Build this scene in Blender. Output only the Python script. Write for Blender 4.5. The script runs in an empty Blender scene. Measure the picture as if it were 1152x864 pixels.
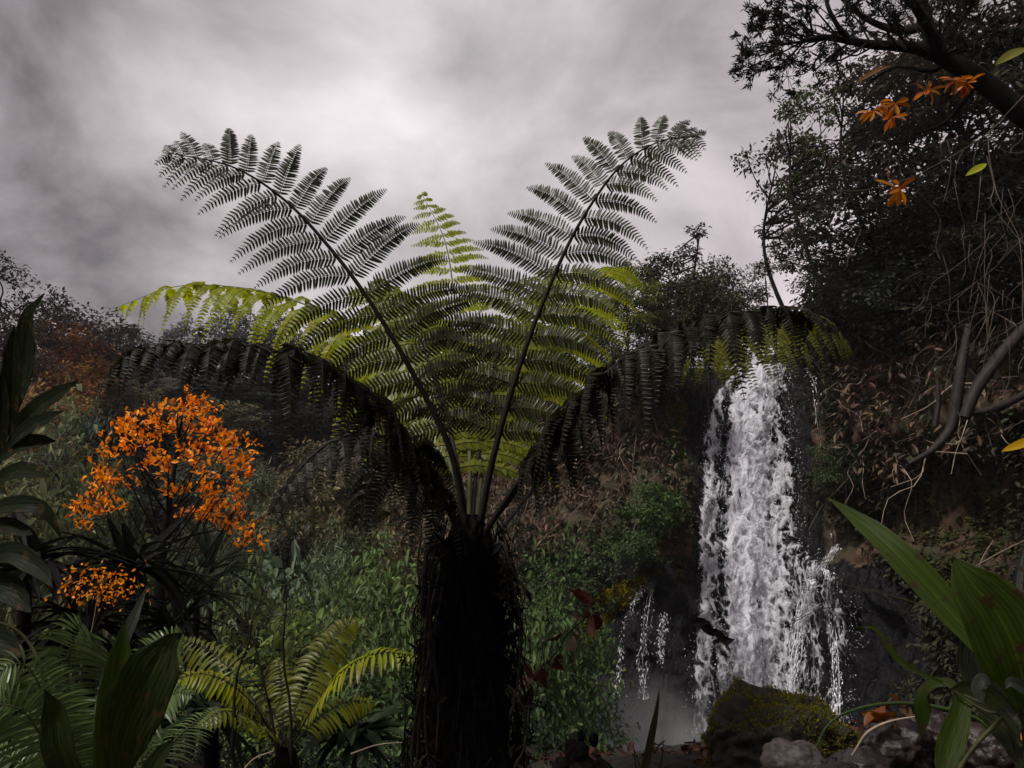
import bpy, math, random
import numpy as np
from mathutils import Vector
PI = math.pi
R = math.radians
rng = np.random.default_rng(7)
random.seed(7)
scene = bpy.context.scene
COL = scene.collection

# ------------------------------------------------------------------ camera
F_PX = 887.0
PITCH = R(10)
CAM = np.array([0.0, 0.0, 1.6])
cd = bpy.data.cameras.new('camera'); cam = bpy.data.objects.new('camera', cd); COL.objects.link(cam)
cd.sensor_width = 36; cd.lens = 36 * F_PX / 1152; cd.clip_start = 0.05; cd.clip_end = 2000
cam.location = CAM; cam.rotation_euler = (PI / 2 + PITCH, 0, 0)
scene.camera = cam
cP, sP = math.cos(PITCH), math.sin(PITCH)

def at(px, py, Y):
    """world point at ground distance Y seen in the direction of a pixel of the 1152 x 864 photograph"""
    a = (px - 576) / F_PX; b = (432 - py) / F_PX
    dy = cP - b * sP; dz = sP + b * cP
    t = Y / dy
    return np.array([a * t, Y, CAM[2] + dz * t])

def proj(P):
    P = np.atleast_2d(P) - CAM
    d = P[:, 1] * cP + P[:, 2] * sP
    u = -P[:, 1] * sP + P[:, 2] * cP
    return 576 + F_PX * P[:, 0] / d, 432 - F_PX * u / d

# ------------------------------------------------------------------ numpy helpers
_perm = np.random.default_rng(3).random(4096)
def _h(i, j, k):
    return _perm[(i * 73856093 ^ j * 19349663 ^ k * 83492791) & 4095]
def vnoise(p):
    p = np.asarray(p, float)
    i = np.floor(p).astype(np.int64); f = p - i; f = f * f * (3 - 2 * f)
    x, y, z = i[..., 0], i[..., 1], i[..., 2]; fx, fy, fz = f[..., 0], f[..., 1], f[..., 2]
    def L(a, b, t): return a + (b - a) * t
    c = lambda a, b, d: _h(x + a, y + b, z + d)
    return L(L(L(c(0,0,0), c(1,0,0), fx), L(c(0,1,0), c(1,1,0), fx), fy),
             L(L(c(0,0,1), c(1,0,1), fx), L(c(0,1,1), c(1,1,1), fx), fy), fz)
def fbm(p, o=4, g=.5):
    s = 0; a = 1; t = 0
    p = np.asarray(p, float)
    for k in range(o):
        s = s + a * vnoise(p * 2 ** k + 17.3 * k); t += a; a *= g
    return s / t - .5
def nz(v):
    v = np.asarray(v, float)
    return v / (np.linalg.norm(v, axis=-1, keepdims=True) + 1e-9)
def rdir(n, r=None):
    r = r or rng
    return nz(r.normal(size=(n, 3)))
def sstep(a, b, x):
    t = np.clip((x - a) / (b - a), 0, 1); return t * t * (3 - 2 * t)
def catmull(P, n):
    P = np.asarray(P, float)
    if len(P) == 2: P = np.array([P[0], (P[0] + P[1]) / 2, P[1]])
    Q = np.vstack([2 * P[0] - P[1], P, 2 * P[-1] - P[-2]])
    m = len(P) - 1
    d = np.cumsum([0] + [np.linalg.norm(P[i + 1] - P[i]) for i in range(m)])
    out = []
    for s in np.linspace(0, d[-1], n):
        i = min(m - 1, int(np.searchsorted(d, s, 'right') - 1)); t = (s - d[i]) / (d[i + 1] - d[i] + 1e-9)
        a, b, c, e = Q[i], Q[i + 1], Q[i + 2], Q[i + 3]
        out.append(.5 * (2 * b + (c - a) * t + (2 * a - 5 * b + 4 * c - e) * t * t + (3 * b - a - 3 * c + e) * t ** 3))
    return np.array(out)

class MB:
    """collects vertices and faces of ONE mesh"""
    def __init__(s): s.V = []; s.F = {}; s.n = 0; s.U = {}
    def add(s, V, F, m=0):
        V = np.asarray(V, float).reshape(-1, 3); F = np.asarray(F, np.int64)
        s.V.append(V); s.F.setdefault((F.shape[1], m), []).append(F + s.n); s.n += len(V)
    def build(s, name, mats, parent=None, smooth=False):
        me = bpy.data.meshes.new(name)
        V = np.vstack(s.V); fl, st, mi = [], [], []; o = 0
        for (k, m), L in s.F.items():
            F = np.vstack(L); fl.append(F.ravel()); st.append(o + np.arange(len(F)) * k); o += F.size; mi.append(np.full(len(F), m))
        fl = np.concatenate(fl); st = np.concatenate(st); mi = np.concatenate(mi)
        me.vertices.add(len(V)); me.vertices.foreach_set('co', V.astype(np.float32).ravel())
        me.loops.add(len(fl)); me.loops.foreach_set('vertex_index', fl.astype(np.int32))
        me.polygons.add(len(st)); me.polygons.foreach_set('loop_start', st.astype(np.int32))
        me.polygons.foreach_set('material_index', mi.astype(np.int32))
        me.update(calc_edges=True); me.validate()
        me.polygons.foreach_set('use_smooth', np.full(len(me.polygons), smooth))
        if s.U:
            a = np.zeros(len(V)); 
            for k_, u_ in s.U.items(): a[k_:k_ + len(u_)] = u_
            me.attributes.new('across', 'FLOAT', 'POINT').data.foreach_set('value', a.astype(np.float32))
        if not isinstance(mats, (list, tuple)): mats = [mats]
        for m in mats: me.materials.append(m)
        o = bpy.data.objects.new(name, me); COL.objects.link(o)
        if parent is not None: o.parent = parent
        return o

def tube(mb, P, r, k=6, m=0, cap=True):
    P = np.asarray(P, float); n = len(P)
    r = np.interp(np.linspace(0, 1, n), np.linspace(0, 1, len(r)), r) if np.ndim(r) else np.full(n, r)
    T = nz(np.gradient(P, axis=0))
    ref = np.array([0, 0, 1.]) if abs(T[0, 2]) < .8 else np.array([1., 0, 0])
    A = nz(np.cross(T, ref)); 
    for i in range(1, n):
        a = A[i - 1] - T[i] * (A[i - 1] @ T[i]); A[i] = a / (np.linalg.norm(a) + 1e-9)
    B = np.cross(T, A)
    th = np.arange(k) / k * 2 * PI
    V = P[:, None] + r[:, None, None] * (A[:, None] * np.cos(th)[:, None] + B[:, None] * np.sin(th)[:, None])
    i = np.arange(n - 1)[:, None] * k; j = np.arange(k)[None]
    F = np.stack([i + j, i + (j + 1) % k, i + k + (j + 1) % k, i + k + j], -1).reshape(-1, 4)
    mb.add(V, F, m)

def kites(mb, B, D, N, L, W, m=0, fold=.18):
    """small leaves: one folded kite each"""
    B = np.asarray(B, float); n = len(B); D = nz(D)
    S = nz(np.cross(D, N)); N = np.cross(S, D)
    L = np.broadcast_to(L, n)[:, None]; W = np.broadcast_to(W, n)[:, None]
    mid = B + D * L * .42 + N * W * fold
    V = np.stack([B, mid + S * W * .5, B + D * L, mid - S * W * .5], 1)
    q = np.arange(n)[:, None] * 4
    mb.add(V, np.vstack([q + [0, 1, 2], q + [0, 2, 3]]), m)

def hexes(mb, B, D, N, L, W, m=0, curl=.15):
    """blunt little leaflets, two quads folded at the midrib"""
    B = np.asarray(B, float); n = len(B); D = nz(D)
    S = nz(np.cross(D, N)); N = np.cross(S, D)
    L = np.broadcast_to(L, n)[:, None]; W = np.broadcast_to(W, n)[:, None]
    a = B + D * L * .12 - N * W * .12; b = B + D * L * .72 - N * (L * curl * .5 + W * .12); t = B + D * L - N * L * curl
    V = np.stack([B, a + S * W * .5, b + S * W * .36, t, b - S * W * .36, a - S * W * .5], 1)
    q = np.arange(n)[:, None] * 6
    mb.add(V, np.vstack([q + [0, 1, 2, 3], q + [0, 3, 4, 5]]), m)

PROF = {'lance': [.12, .75, 1, .9, .6, 0], 'oval': [.1, .8, 1, .95, .7, 0], 'obov': [.1, .4, .8, 1, .85, 0], 'strap': [.5, .75, .95, 1, .7, 0], 'blade': [.9, 1, .9, .75, .45, 0]}
def blades(mb, B, D, N, L, W, prof='lance', seg=5, curl=.2, fold=.15, m=0):
    """larger leaves with a midrib fold and a curl"""
    B = np.asarray(B, float); n = len(B); D = nz(D)
    S = nz(np.cross(D, N)); N = np.cross(S, D)
    L = np.broadcast_to(L, n)[:, None]; W = np.broadcast_to(W, n)[:, None]; curl = np.broadcast_to(curl, n)[:, None]
    w = np.interp(np.linspace(0, 1, seg + 1), np.linspace(0, 1, 6), PROF[prof]); V = []
    for j in range(seg + 1):
        t = j / seg
        c = B + D * L * (t - .25 * abs(curl) * t * t) - N * L * curl * t * t
        up = N * W * fold * w[j]
        V += [c + S * W * .5 * w[j] + up, c, c - S * W * .5 * w[j] + up]
    V = np.stack(V, 1); k = V.shape[1]; q = np.arange(n)[:, None] * k; F = []
    for j in range(seg):
        a = 3 * j; F += [q + [a, a + 3, a + 4, a + 1], q + [a + 1, a + 4, a + 5, a + 2]]
    mb.add(V, np.vstack(F), m)

def bigleaf(mb, path, width, prof='lance', nrm=(0, -1, .2), fold=.2, seg=24, across=6, pleat=0., m=0, twist=0.):
    """one large leaf along a path: curved cross-section, optional pleats"""
    P = catmull(path, seg + 1); T = nz(np.gradient(P, axis=0)); nrm = np.asarray(nrm, float)
    w = np.interp(np.linspace(0, 1, seg + 1), np.linspace(0, 1, 6), PROF[prof]) * width
    V = []
    for i in range(seg + 1):
        S = nz(np.cross(T[i], nrm)); N = np.cross(S, T[i])
        a = twist * i / seg; S, N = S * math.cos(a) + N * math.sin(a), N * math.cos(a) - S * math.sin(a)
        for j in range(across + 1):
            u = j / across * 2 - 1
            h = fold * w[i] * abs(u) ** 1.3 * .5 + (pleat * (1 if j % 2 else -1)) * w[i] + .006 * math.sin(i * .9 + j * 2.1) * width * 3
            V.append(P[i] + S * u * w[i] / 2 + N * h)
    mb.U[mb.n] = np.tile(np.linspace(-1, 1, across + 1), seg + 1)
    k = across + 1; i = np.arange(seg)[:, None] * k; j = np.arange(across)[None]
    mb.add(V, np.stack([i + j, i + j + 1, i + k + j + 1, i + k + j], -1).reshape(-1, 4), m)

def tag(o, label=None, cat=None, group=None, kind=None):
    if label: o['label'] = label
    if cat: o['category'] = cat
    if group: o['group'] = group
    if kind: o['kind'] = kind
    return o
def empty(name, loc, label, cat, group=None):
    o = bpy.data.objects.new(name, None); COL.objects.link(o); o.location = [float(v) for v in loc]
    return tag(o, label, cat, group)

# ------------------------------------------------------------------ materials
def newmat(name):
    m = bpy.data.materials.new(name); m.use_nodes = True; nt = m.node_tree; nt.nodes.clear()
    out = nt.nodes.new('ShaderNodeOutputMaterial'); return m, nt, out
def N(nt, t, **k):
    n = nt.nodes.new('ShaderNode' + t)
    for a, v in k.items():
        if a in n.inputs: n.inputs[a].default_value = v
        else: setattr(n, a, v)
    return n
def leafmat(name, col=None, trans=.4, tcol=None, var=.45, gloss=.06, rough=.45, hue=.03, nscale=0., ncol=None, vein=0):
    """leaf: diffuse and translucent, each leaf (mesh island) a little different; colour from col or the object's own colour"""
    m, nt, out = newmat(name); L = nt.links.new
    geo = N(nt, 'NewGeometry')
    if col is None:
        oi = N(nt, 'ObjectInfo'); c = oi.outputs['Color']
    else:
        rgb = N(nt, 'RGB'); rgb.outputs[0].default_value = (*col, 1); c = rgb.outputs[0]
    if ncol:
        tc = N(nt, 'NewGeometry'); no = N(nt, 'TexNoise'); no.inputs['Scale'].default_value = nscale; no.inputs['Detail'].default_value = 3
        L(tc.outputs['Position'], no.inputs['Vector'])
        cr = N(nt, 'ValToRGB'); cr.color_ramp.elements[0].position = .42; cr.color_ramp.elements[1].position = .6
        L(no.outputs['Fac'], cr.inputs[0])
        mx = N(nt, 'Mix', data_type='RGBA'); L(cr.outputs[0], mx.inputs['Factor']); L(c, mx.inputs[6]); mx.inputs[7].default_value = (*ncol, 1); c = mx.outputs[2]
    hs = N(nt, 'HueSaturation'); L(c, hs.inputs['Color']); hs.inputs['Saturation'].default_value = 1.1
    mr = N(nt, 'MapRange'); L(geo.outputs['Random Per Island'], mr.inputs[0]); mr.inputs[3].default_value = 1 - var; mr.inputs[4].default_value = 1 + var * 1.3
    L(mr.outputs[0], hs.inputs['Value'])
    ml = N(nt, 'Math', operation='MULTIPLY'); L(geo.outputs['Random Per Island'], ml.inputs[0]); ml.inputs[1].default_value = 37.7
    fr = N(nt, 'Math', operation='FRACT'); L(ml.outputs[0], fr.inputs[0])
    mh = N(nt, 'MapRange'); L(fr.outputs[0], mh.inputs[0]); mh.inputs[3].default_value = .5 - hue; mh.inputs[4].default_value = .5 + hue
    L(mh.outputs[0], hs.inputs['Hue'])
    if vein:      # parallel veins, a pale midrib and a few brown flecks, all following the leaf
        at_ = N(nt, 'Attribute'); at_.attribute_name = 'across'
        def mth(op, a, b_=0., c_=0.):
            n_ = N(nt, 'Math', operation=op)
            for i_, v_ in enumerate((a, b_, c_)):
                if isinstance(v_, (int, float)): n_.inputs[i_].default_value = v_
                else: L(v_, n_.inputs[i_])
            return n_.outputs[0]
        st_ = mth('MULTIPLY_ADD', mth('SINE', mth('MULTIPLY', at_.outputs['Fac'], vein)), .16, 1.)
        st2 = mth('MULTIPLY_ADD', mth('SINE', mth('MULTIPLY', at_.outputs['Fac'], vein * .31)), .12, st_)
        mid = mth('LESS_THAN', mth('ABSOLUTE', at_.outputs['Fac']), .035); st3 = mth('MULTIPLY_ADD', mid, .5, st2)
        h2 = N(nt, 'HueSaturation'); L(hs.outputs[0], h2.inputs['Color']); L(st3, h2.inputs['Value'])
        g2 = N(nt, 'NewGeometry'); fn = N(nt, 'TexNoise'); fn.inputs['Scale'].default_value = 28; fn.inputs['Detail'].default_value = 5; L(g2.outputs['Position'], fn.inputs['Vector'])
        fr_ = N(nt, 'MapRange'); L(fn.outputs['Fac'], fr_.inputs[0]); fr_.inputs[1].default_value = .60; fr_.inputs[2].default_value = .66
        fm = N(nt, 'Mix', data_type='RGBA'); L(fr_.outputs[0], fm.inputs['Factor']); L(h2.outputs[0], fm.inputs[6]); fm.inputs[7].default_value = (.06, .04, .018, 1)
        hs = fm; HC = fm.outputs[2]
    else: HC = hs.outputs[0]
    d = N(nt, 'BsdfDiffuse'); L(HC, d.inputs[0])
    t = N(nt, 'BsdfTranslucent')
    if tcol:
        mm = N(nt, 'Mix', data_type='RGBA', blend_type='MULTIPLY'); mm.inputs['Factor'].default_value = 1
        L(HC, mm.inputs[6]); mm.inputs[7].default_value = (*tcol, 1); L(mm.outputs[2], t.inputs[0])
    else: L(HC, t.inputs[0])
    mix = N(nt, 'MixShader'); mix.inputs[0].default_value = trans; L(d.outputs[0], mix.inputs[1]); L(t.outputs[0], mix.inputs[2])
    g = N(nt, 'BsdfGlossy'); g.inputs['Color'].default_value = (.8, .8, .8, 1); g.inputs['Roughness'].default_value = rough
    lw = N(nt, 'LayerWeight'); lw.inputs[0].default_value = .3
    lm = N(nt, 'Math', operation='MULTIPLY_ADD'); L(lw.outputs['Facing'], lm.inputs[0]); lm.inputs[1].default_value = gloss * 1.5; lm.inputs[2].default_value = gloss * .35
    if vein:
        bp = N(nt, 'Bump'); bp.inputs['Strength'].default_value = .3; bp.inputs['Distance'].default_value = .004; L(st3, bp.inputs['Height']); L(bp.outputs[0], g.inputs['Normal']); L(bp.outputs[0], d.inputs['Normal'])
    mx2 = N(nt, 'MixShader'); L(lm.outputs[0], mx2.inputs[0]); L(mix.outputs[0], mx2.inputs[1]); L(g.outputs[0], mx2.inputs[2])
    L(mx2.outputs[0], out.inputs[0]); return m
def solidmat(name, c1, c2, scale=8., rough=.8, bump=.4, dist=.02, detail=8, spec=.3, stretch=(1, 1, 1), moss=None, mossamt=0., c3=None):
    m, nt, out = newmat(name); L = nt.links.new
    geo = N(nt, 'NewGeometry'); mp = N(nt, 'Mapping'); mp.inputs['Scale'].default_value = stretch; L(geo.outputs['Position'], mp.inputs[0])
    no = N(nt, 'TexNoise'); no.inputs['Scale'].default_value = scale; no.inputs['Detail'].default_value = detail; no.inputs['Roughness'].default_value = .6; L(mp.outputs[0], no.inputs['Vector'])
    cr = N(nt, 'ValToRGB'); e = cr.color_ramp.elements; e[0].position = .35; e[0].color = (*c1, 1); e[1].position = .68; e[1].color = (*c2, 1); L(no.outputs['Fac'], cr.inputs[0])
    c = cr.outputs[0]
    if c3:
        n3 = N(nt, 'TexNoise'); n3.inputs['Scale'].default_value = scale * .3; L(geo.outputs['Position'], n3.inputs['Vector'])
        r3 = N(nt, 'ValToRGB'); r3.color_ramp.elements[0].position = .5; r3.color_ramp.elements[1].position = .62; L(n3.outputs['Fac'], r3.inputs[0])
        m3 = N(nt, 'Mix', data_type='RGBA'); L(r3.outputs[0], m3.inputs['Factor']); L(c, m3.inputs[6]); m3.inputs[7].default_value = (*c3, 1); c = m3.outputs[2]
    if moss:
        sx = N(nt, 'SeparateXYZ'); L(geo.outputs['Normal'], sx.inputs[0])
        ad = N(nt, 'Math', operation='MULTIPLY_ADD'); L(no.outputs['Fac'], ad.inputs[0]); ad.inputs[1].default_value = 1.2; L(sx.outputs['Z'], ad.inputs[2])
        rr = N(nt, 'ValToRGB'); rr.color_ramp.elements[0].position = mossamt; rr.color_ramp.elements[1].position = mossamt + .15
        L(ad.outputs[0], rr.inputs[0])
        m4 = N(nt, 'Mix', data_type='RGBA'); L(rr.outputs[0], m4.inputs['Factor']); L(c, m4.inputs[6]); m4.inputs[7].default_value = (*moss, 1); c = m4.outputs[2]
    b = N(nt, 'BsdfPrincipled'); b.inputs['Roughness'].default_value = rough; b.inputs['Specular IOR Level'].default_value = spec; L(c, b.inputs['Base Color'])
    bp = N(nt, 'Bump'); bp.inputs['Strength'].default_value = bump; bp.inputs['Distance'].default_value = dist; L(no.outputs['Fac'], bp.inputs['Height']); L(bp.outputs[0], b.inputs['Normal'])
    L(b.outputs[0], out.inputs[0]); return m

M = {}
M['tint'] = leafmat('foliage', None, .35, None, .5, .025, .6, .03)
M['tintclose'] = leafmat('close_foliage', None, .4, None, .3, .02, .5, .02)
M['bark'] = solidmat('bark', (.02, .016, .013), (.06, .05, .042), 14, .9, .6, .03, stretch=(1, 1, .3))
M['palebark'] = solidmat('pale_bark', (.10, .08, .065), (.24, .20, .165), 14, .85, .5, .02, stretch=(1, 1, .3))
M['darkbark'] = solidmat('dark_bark', (.005, .004, .004), (.014, .012, .010), 14, .9, .6, .03, stretch=(1, 1, .3), spec=.1)
M['fernbark'] = solidmat('fern_bark', (.003, .003, .003), (.012, .010, .009), 30, 1, .7, .02, spec=.02)
M['twig'] = solidmat('dry_twig', (.16, .12, .09), (.34, .27, .20), 5, .8, .1, .01)
M['vine'] = solidmat('vine_bark', (.06, .048, .036), (.17, .135, .10), 5, .8, .1, .01)
M['deadleaf'] = leafmat('dead_leaf', (.085, .056, .037), .25, None, .9, .05, .5, .03)
M['rustleaf'] = leafmat('rust_leaf', (.055, .02, .012), .3, None, .5, .05)
M['orange'] = leafmat('orange_leaf', (.85, .27, .012), .5, (1.1, 1.05, .8), .5, .04, .4, .015)
M['stalk'] = solidmat('fern_stalk', (.008, .006, .005), (.02, .014, .01), 20, .7, .2, .004, spec=.2)
M['greenstalk'] = solidmat('green_stalk', (.05, .05, .02), (.09, .10, .03), 20, .6, .2, .004)
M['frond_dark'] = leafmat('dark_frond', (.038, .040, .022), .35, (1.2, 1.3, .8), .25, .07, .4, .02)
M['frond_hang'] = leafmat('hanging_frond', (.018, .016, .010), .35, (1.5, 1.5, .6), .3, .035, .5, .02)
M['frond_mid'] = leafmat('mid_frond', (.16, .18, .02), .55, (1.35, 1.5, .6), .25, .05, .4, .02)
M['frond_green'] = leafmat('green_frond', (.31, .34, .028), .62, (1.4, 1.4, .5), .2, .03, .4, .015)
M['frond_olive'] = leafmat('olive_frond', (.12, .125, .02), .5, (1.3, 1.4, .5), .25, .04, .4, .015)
M['soil'] = solidmat('forest_soil', (.012, .009, .007), (.035, .026, .018), 3, .95, .6, .08, moss=(.015, .022, .008), mossamt=1.55)
M['rock'] = solidmat('wet_rock', (.004, .004, .005), (.022, .021, .023), 4.5, .35, 1., .12, stretch=(1, 1, .45), spec=.6)
M['earth'] = solidmat('brown_rock', (.02, .012, .007), (.085, .048, .026), 2.2, .75, .9, .14, stretch=(1, 1, .8), c3=(.03, .028, .012))
M['boulder'] = solidmat('mossy_rock', (.012, .010, .008), (.03, .027, .02), 14, .9, .8, .03, moss=(.035, .035, .008), mossamt=1.1)
M['greyrock'] = solidmat('grey_rock', (.018, .015, .014), (.085, .07, .066), 22, .6, .8, .012, c3=(.07, .055, .05))
M['wetstone'] = solidmat('brown_wet_stone', (.006, .004, .004), (.032, .022, .018), 16, .3, .8, .02)

def basalt():
    m, nt, out = newmat('wet_black_rock'); L = nt.links.new; geo = N(nt, 'NewGeometry'); mp = N(nt, 'Mapping'); mp.inputs['Scale'].default_value = (1, 1, .5); L(geo.outputs['Position'], mp.inputs[0])
    no = N(nt, 'TexNoise'); no.inputs['Scale'].default_value = 6; no.inputs['Detail'].default_value = 9; no.inputs['Roughness'].default_value = .68; L(mp.outputs[0], no.inputs['Vector'])
    ws = N(nt, 'VectorMath', operation='MULTIPLY_ADD'); L(no.outputs['Color'], ws.inputs[0]); ws.inputs[1].default_value = (.3, .3, .3); L(mp.outputs[0], ws.inputs[2])
    v1 = N(nt, 'TexVoronoi'); v1.inputs['Scale'].default_value = 2.3; L(ws.outputs[0], v1.inputs['Vector'])
    v2 = N(nt, 'TexVoronoi'); v2.feature = 'DISTANCE_TO_EDGE'; v2.inputs['Scale'].default_value = 2.3; L(ws.outputs[0], v2.inputs['Vector'])
    e = N(nt, 'MapRange'); L(v2.outputs['Distance'], e.inputs[0]); e.inputs[2].default_value = .12
    sx = N(nt, 'SeparateColor'); L(v1.outputs['Color'], sx.inputs[0])
    h1 = N(nt, 'Math', operation='MULTIPLY_ADD'); L(sx.outputs[0], h1.inputs[0]); h1.inputs[1].default_value = .8; L(e.outputs[0], h1.inputs[2])
    h2 = N(nt, 'Math', operation='MULTIPLY_ADD'); L(no.outputs['Fac'], h2.inputs[0]); h2.inputs[1].default_value = 1.3; L(h1.outputs[0], h2.inputs[2])
    cr = N(nt, 'ValToRGB'); a = cr.color_ramp.elements; a[0].position = .35; a[0].color = (.003, .003, .004, 1); a[1].position = .75; a[1].color = (.024, .023, .025, 1); L(no.outputs['Fac'], cr.inputs[0])
    b = N(nt, 'BsdfPrincipled'); L(cr.outputs[0], b.inputs['Base Color']); b.inputs['Specular IOR Level'].default_value = .35
    rr = N(nt, 'MapRange'); L(no.outputs['Fac'], rr.inputs[0]); rr.inputs[3].default_value = .75; rr.inputs[4].default_value = .3; L(rr.outputs[0], b.inputs['Roughness'])
    bp = N(nt, 'Bump'); bp.inputs['Strength'].default_value = 1; bp.inputs['Distance'].default_value = .22; L(h2.outputs[0], bp.inputs['Height']); L(bp.outputs[0], b.inputs['Normal']); L(b.outputs[0], out.inputs[0]); return m
M['rock'] = basalt()
def moss_blades():
    return leafmat('moss', (.12, .11, .014), .4, None, .6, .02, .8, .03)
M['moss'] = moss_blades()
M['yellowmoss'] = leafmat('yellow_moss', (.20, .16, .016), .4, None, .5, .02, .8, .03)

# ------------------------------------------------------------------ world
SUN_AZ = R(-128); SUN_EL = R(50)     # high behind the cloud, over the viewer's left shoulder
w = bpy.data.worlds.new('World'); scene.world = w; w.use_nodes = True; nt = w.node_tree; nt.nodes.clear(); L = nt.links.new
wo = N(nt, 'OutputWorld'); bg = N(nt, 'Background'); bg.inputs['Strength'].default_value = .1; L(bg.outputs[0], wo.inputs[0])
sky = N(nt, 'TexSky'); sky.sky_type = 'NISHITA'; sky.sun_disc = False; sky.sun_elevation = SUN_EL; sky.sun_rotation = SUN_AZ
tc = N(nt, 'TexCoord'); sp = N(nt, 'SeparateXYZ'); L(tc.outputs['Generated'], sp.inputs[0])
za = N(nt, 'Math', operation='ADD'); L(sp.outputs['Z'], za.inputs[0]); za.inputs[1].default_value = .55
zm = N(nt, 'Math', operation='MAXIMUM'); L(za.outputs[0], zm.inputs[0]); zm.inputs[1].default_value = .2
vd = N(nt, 'VectorMath', operation='DIVIDE'); L(tc.outputs['Generated'], vd.inputs[0]); L(zm.outputs[0], vd.inputs[1])
n1 = N(nt, 'TexNoise'); n1.inputs['Scale'].default_value = 3.0; n1.inputs['Detail'].default_value = 7; n1.inputs['Roughness'].default_value = .56; n1.inputs['Distortion'].default_value = .35
mpw = N(nt, 'Mapping'); mpw.inputs['Location'].default_value = (7.3, 2.2, 1.9); L(vd.outputs[0], mpw.inputs[0]); L(mpw.outputs[0], n1.inputs['Vector'])
def glow(px, py, p, amt):
    d = nz(at(px, py, 10) - CAM)
    dt = N(nt, 'VectorMath', operation='DOT_PRODUCT'); L(tc.outputs['Generated'], dt.inputs[0]); dt.inputs[1].default_value = d
    mx = N(nt, 'Math', operation='MAXIMUM'); L(dt.outputs['Value'], mx.inputs[0]); mx.inputs[1].default_value = 0
    pw = N(nt, 'Math', operation='POWER'); L(mx.outputs[0], pw.inputs[0]); pw.inputs[1].default_value = p
    ml = N(nt, 'Math', operation='MULTIPLY'); L(pw.outputs[0], ml.inputs[0]); ml.inputs[1].default_value = amt; return ml.outputs[0]
def addn(a, b, op='ADD'):
    n = N(nt, 'Math', operation=op); 
    for i, v in enumerate((a, b)):
        if isinstance(v, (int, float)): n.inputs[i].default_value = v
        else: L(v, n.inputs[i])
    return n.outputs[0]
g = addn(glow(430, 95, 60, .28), glow(500, 190, 12, .12))
g = addn(g, glow(585, 190, 130, .10))
g = addn(g, glow(850, 160, 30, .10)); g = addn(g, glow(550, 50, 220, -.36)); g = addn(g, glow(520, 70, 500, -.10)); g = addn(g, glow(0, 60, 25, -.15))
nn = N(nt, 'MapRange'); L(n1.outputs['Fac'], nn.inputs[0]); nn.inputs[1].default_value = .3; nn.inputs[2].default_value = .7; nn.inputs[3].default_value = -.31; nn.inputs[4].default_value = .27
yb = N(nt, 'MapRange'); L(sp.outputs['Y'], yb.inputs[0]); yb.inputs[1].default_value = .25; yb.inputs[2].default_value = -.6; yb.inputs[3].default_value = 0; yb.inputs[4].default_value = .15   # unseen sky behind the viewer brightened to light the front of the fall
v = addn(addn(addn(g, .48), yb.outputs[0]), nn.outputs[0]); v = addn(v, .08, 'MAXIMUM'); v = addn(v, 10.0, 'MULTIPLY')
tint = N(nt, 'Mix', data_type='RGBA', blend_type='MIX'); tf = addn(glow(450, 110, 8, 1.0), 0); L(tf, tint.inputs['Factor'])
tint.inputs[6].default_value = (1.05, .89, .955, 1); tint.inputs[7].default_value = (1.02, .95, .965, 1)
cm = N(nt, 'VectorMath', operation='SCALE'); L(tint.outputs[2], cm.inputs[0]); L(v, cm.inputs['Scale'])
mixw = N(nt, 'Mix', data_type='RGBA'); mixw.inputs['Factor'].default_value = .97; L(sky.outputs[0], mixw.inputs[6]); L(cm.outputs[0], mixw.inputs[7]); L(mixw.outputs[2], bg.inputs[0])

sd = bpy.data.lights.new('sun', 'SUN'); sd.energy = 3.4; sd.angle = R(10); sd.color = (1, .95, .88)
so = bpy.data.objects.new('sun', sd); COL.objects.link(so)
sdir = np.array([math.sin(SUN_AZ) * math.cos(SUN_EL), math.cos(SUN_AZ) * math.cos(SUN_EL), math.sin(SUN_EL)])
so.rotation_euler = Vector(sdir).to_track_quat('Z', 'Y').to_euler(); so.location = (0, 30, 60)
scene.view_settings.view_transform = 'Standard'; scene.view_settings.look = 'None'; scene.view_settings.exposure = 0; scene.view_settings.gamma = 1

# ------------------------------------------------------------------ terrain
POOL = -4.85
def H(x, y):
    x = np.asarray(x, float); y = np.asarray(y, float)
    ledge = -.02 * y - .05
    base = ledge + (POOL - .6 - ledge) * sstep(6.2 + .6 * np.sin(x * .8), 15, y)
    leftup = sstep(-2, -9, x) * sstep(7, 13, y)                                     # valley floor is higher on the left
    base = base + leftup * (1.2 + .0 * y)
    rise = np.clip(y - 19, 0, None); hill = .40 * rise + .9 * sstep(0, -25, x) * rise * .12
    hill = np.minimum(hill, 15.5 + 2.5 * np.sin(x * .09 + 1.) + 1.5 * np.sin(x * .23) + .03 * np.clip(y - 60, 0, 60))
    right = sstep(-9, -3, x)
    # to the right the hill starts only behind the cliff
    hr = np.clip(y - 33, 0, None) * .2 + 3 * sstep(31, 36, y) ; hr = np.where(y > 31, np.minimum(hr, 3.5), 0) + sstep(31, 35, y) * 5.
    z = base + hill * (1 - right) + hr * right
    wall = sstep(14, 19, x) * (10 - 6 * sstep(20, 30, y))
    z = z + wall
    z = z + .5 * fbm(np.stack([x * .3, y * .3, x * 0], -1), 4) * (1 + y * .02)
    pool = sstep(.5, 3, x) * sstep(13, 15, x * 0 + y) * (1 - sstep(23, 26, y)) * (1 - sstep(12, 14, x))
    return z * (1 - pool) + (POOL - .6) * pool
nx, ny = 260, 240
gx = np.sign(np.linspace(-1, 1, nx)) * np.abs(np.linspace(-1, 1, nx)) ** 1.5 * 95
gy = np.linspace(0, 1, ny) ** 1.4 * 135 - 12
X, Y = np.meshgrid(gx, gy); Z = H(X, Y)
mb = MB(); i = np.arange(ny - 1)[:, None] * nx; j = np.arange(nx - 1)[None]
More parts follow.
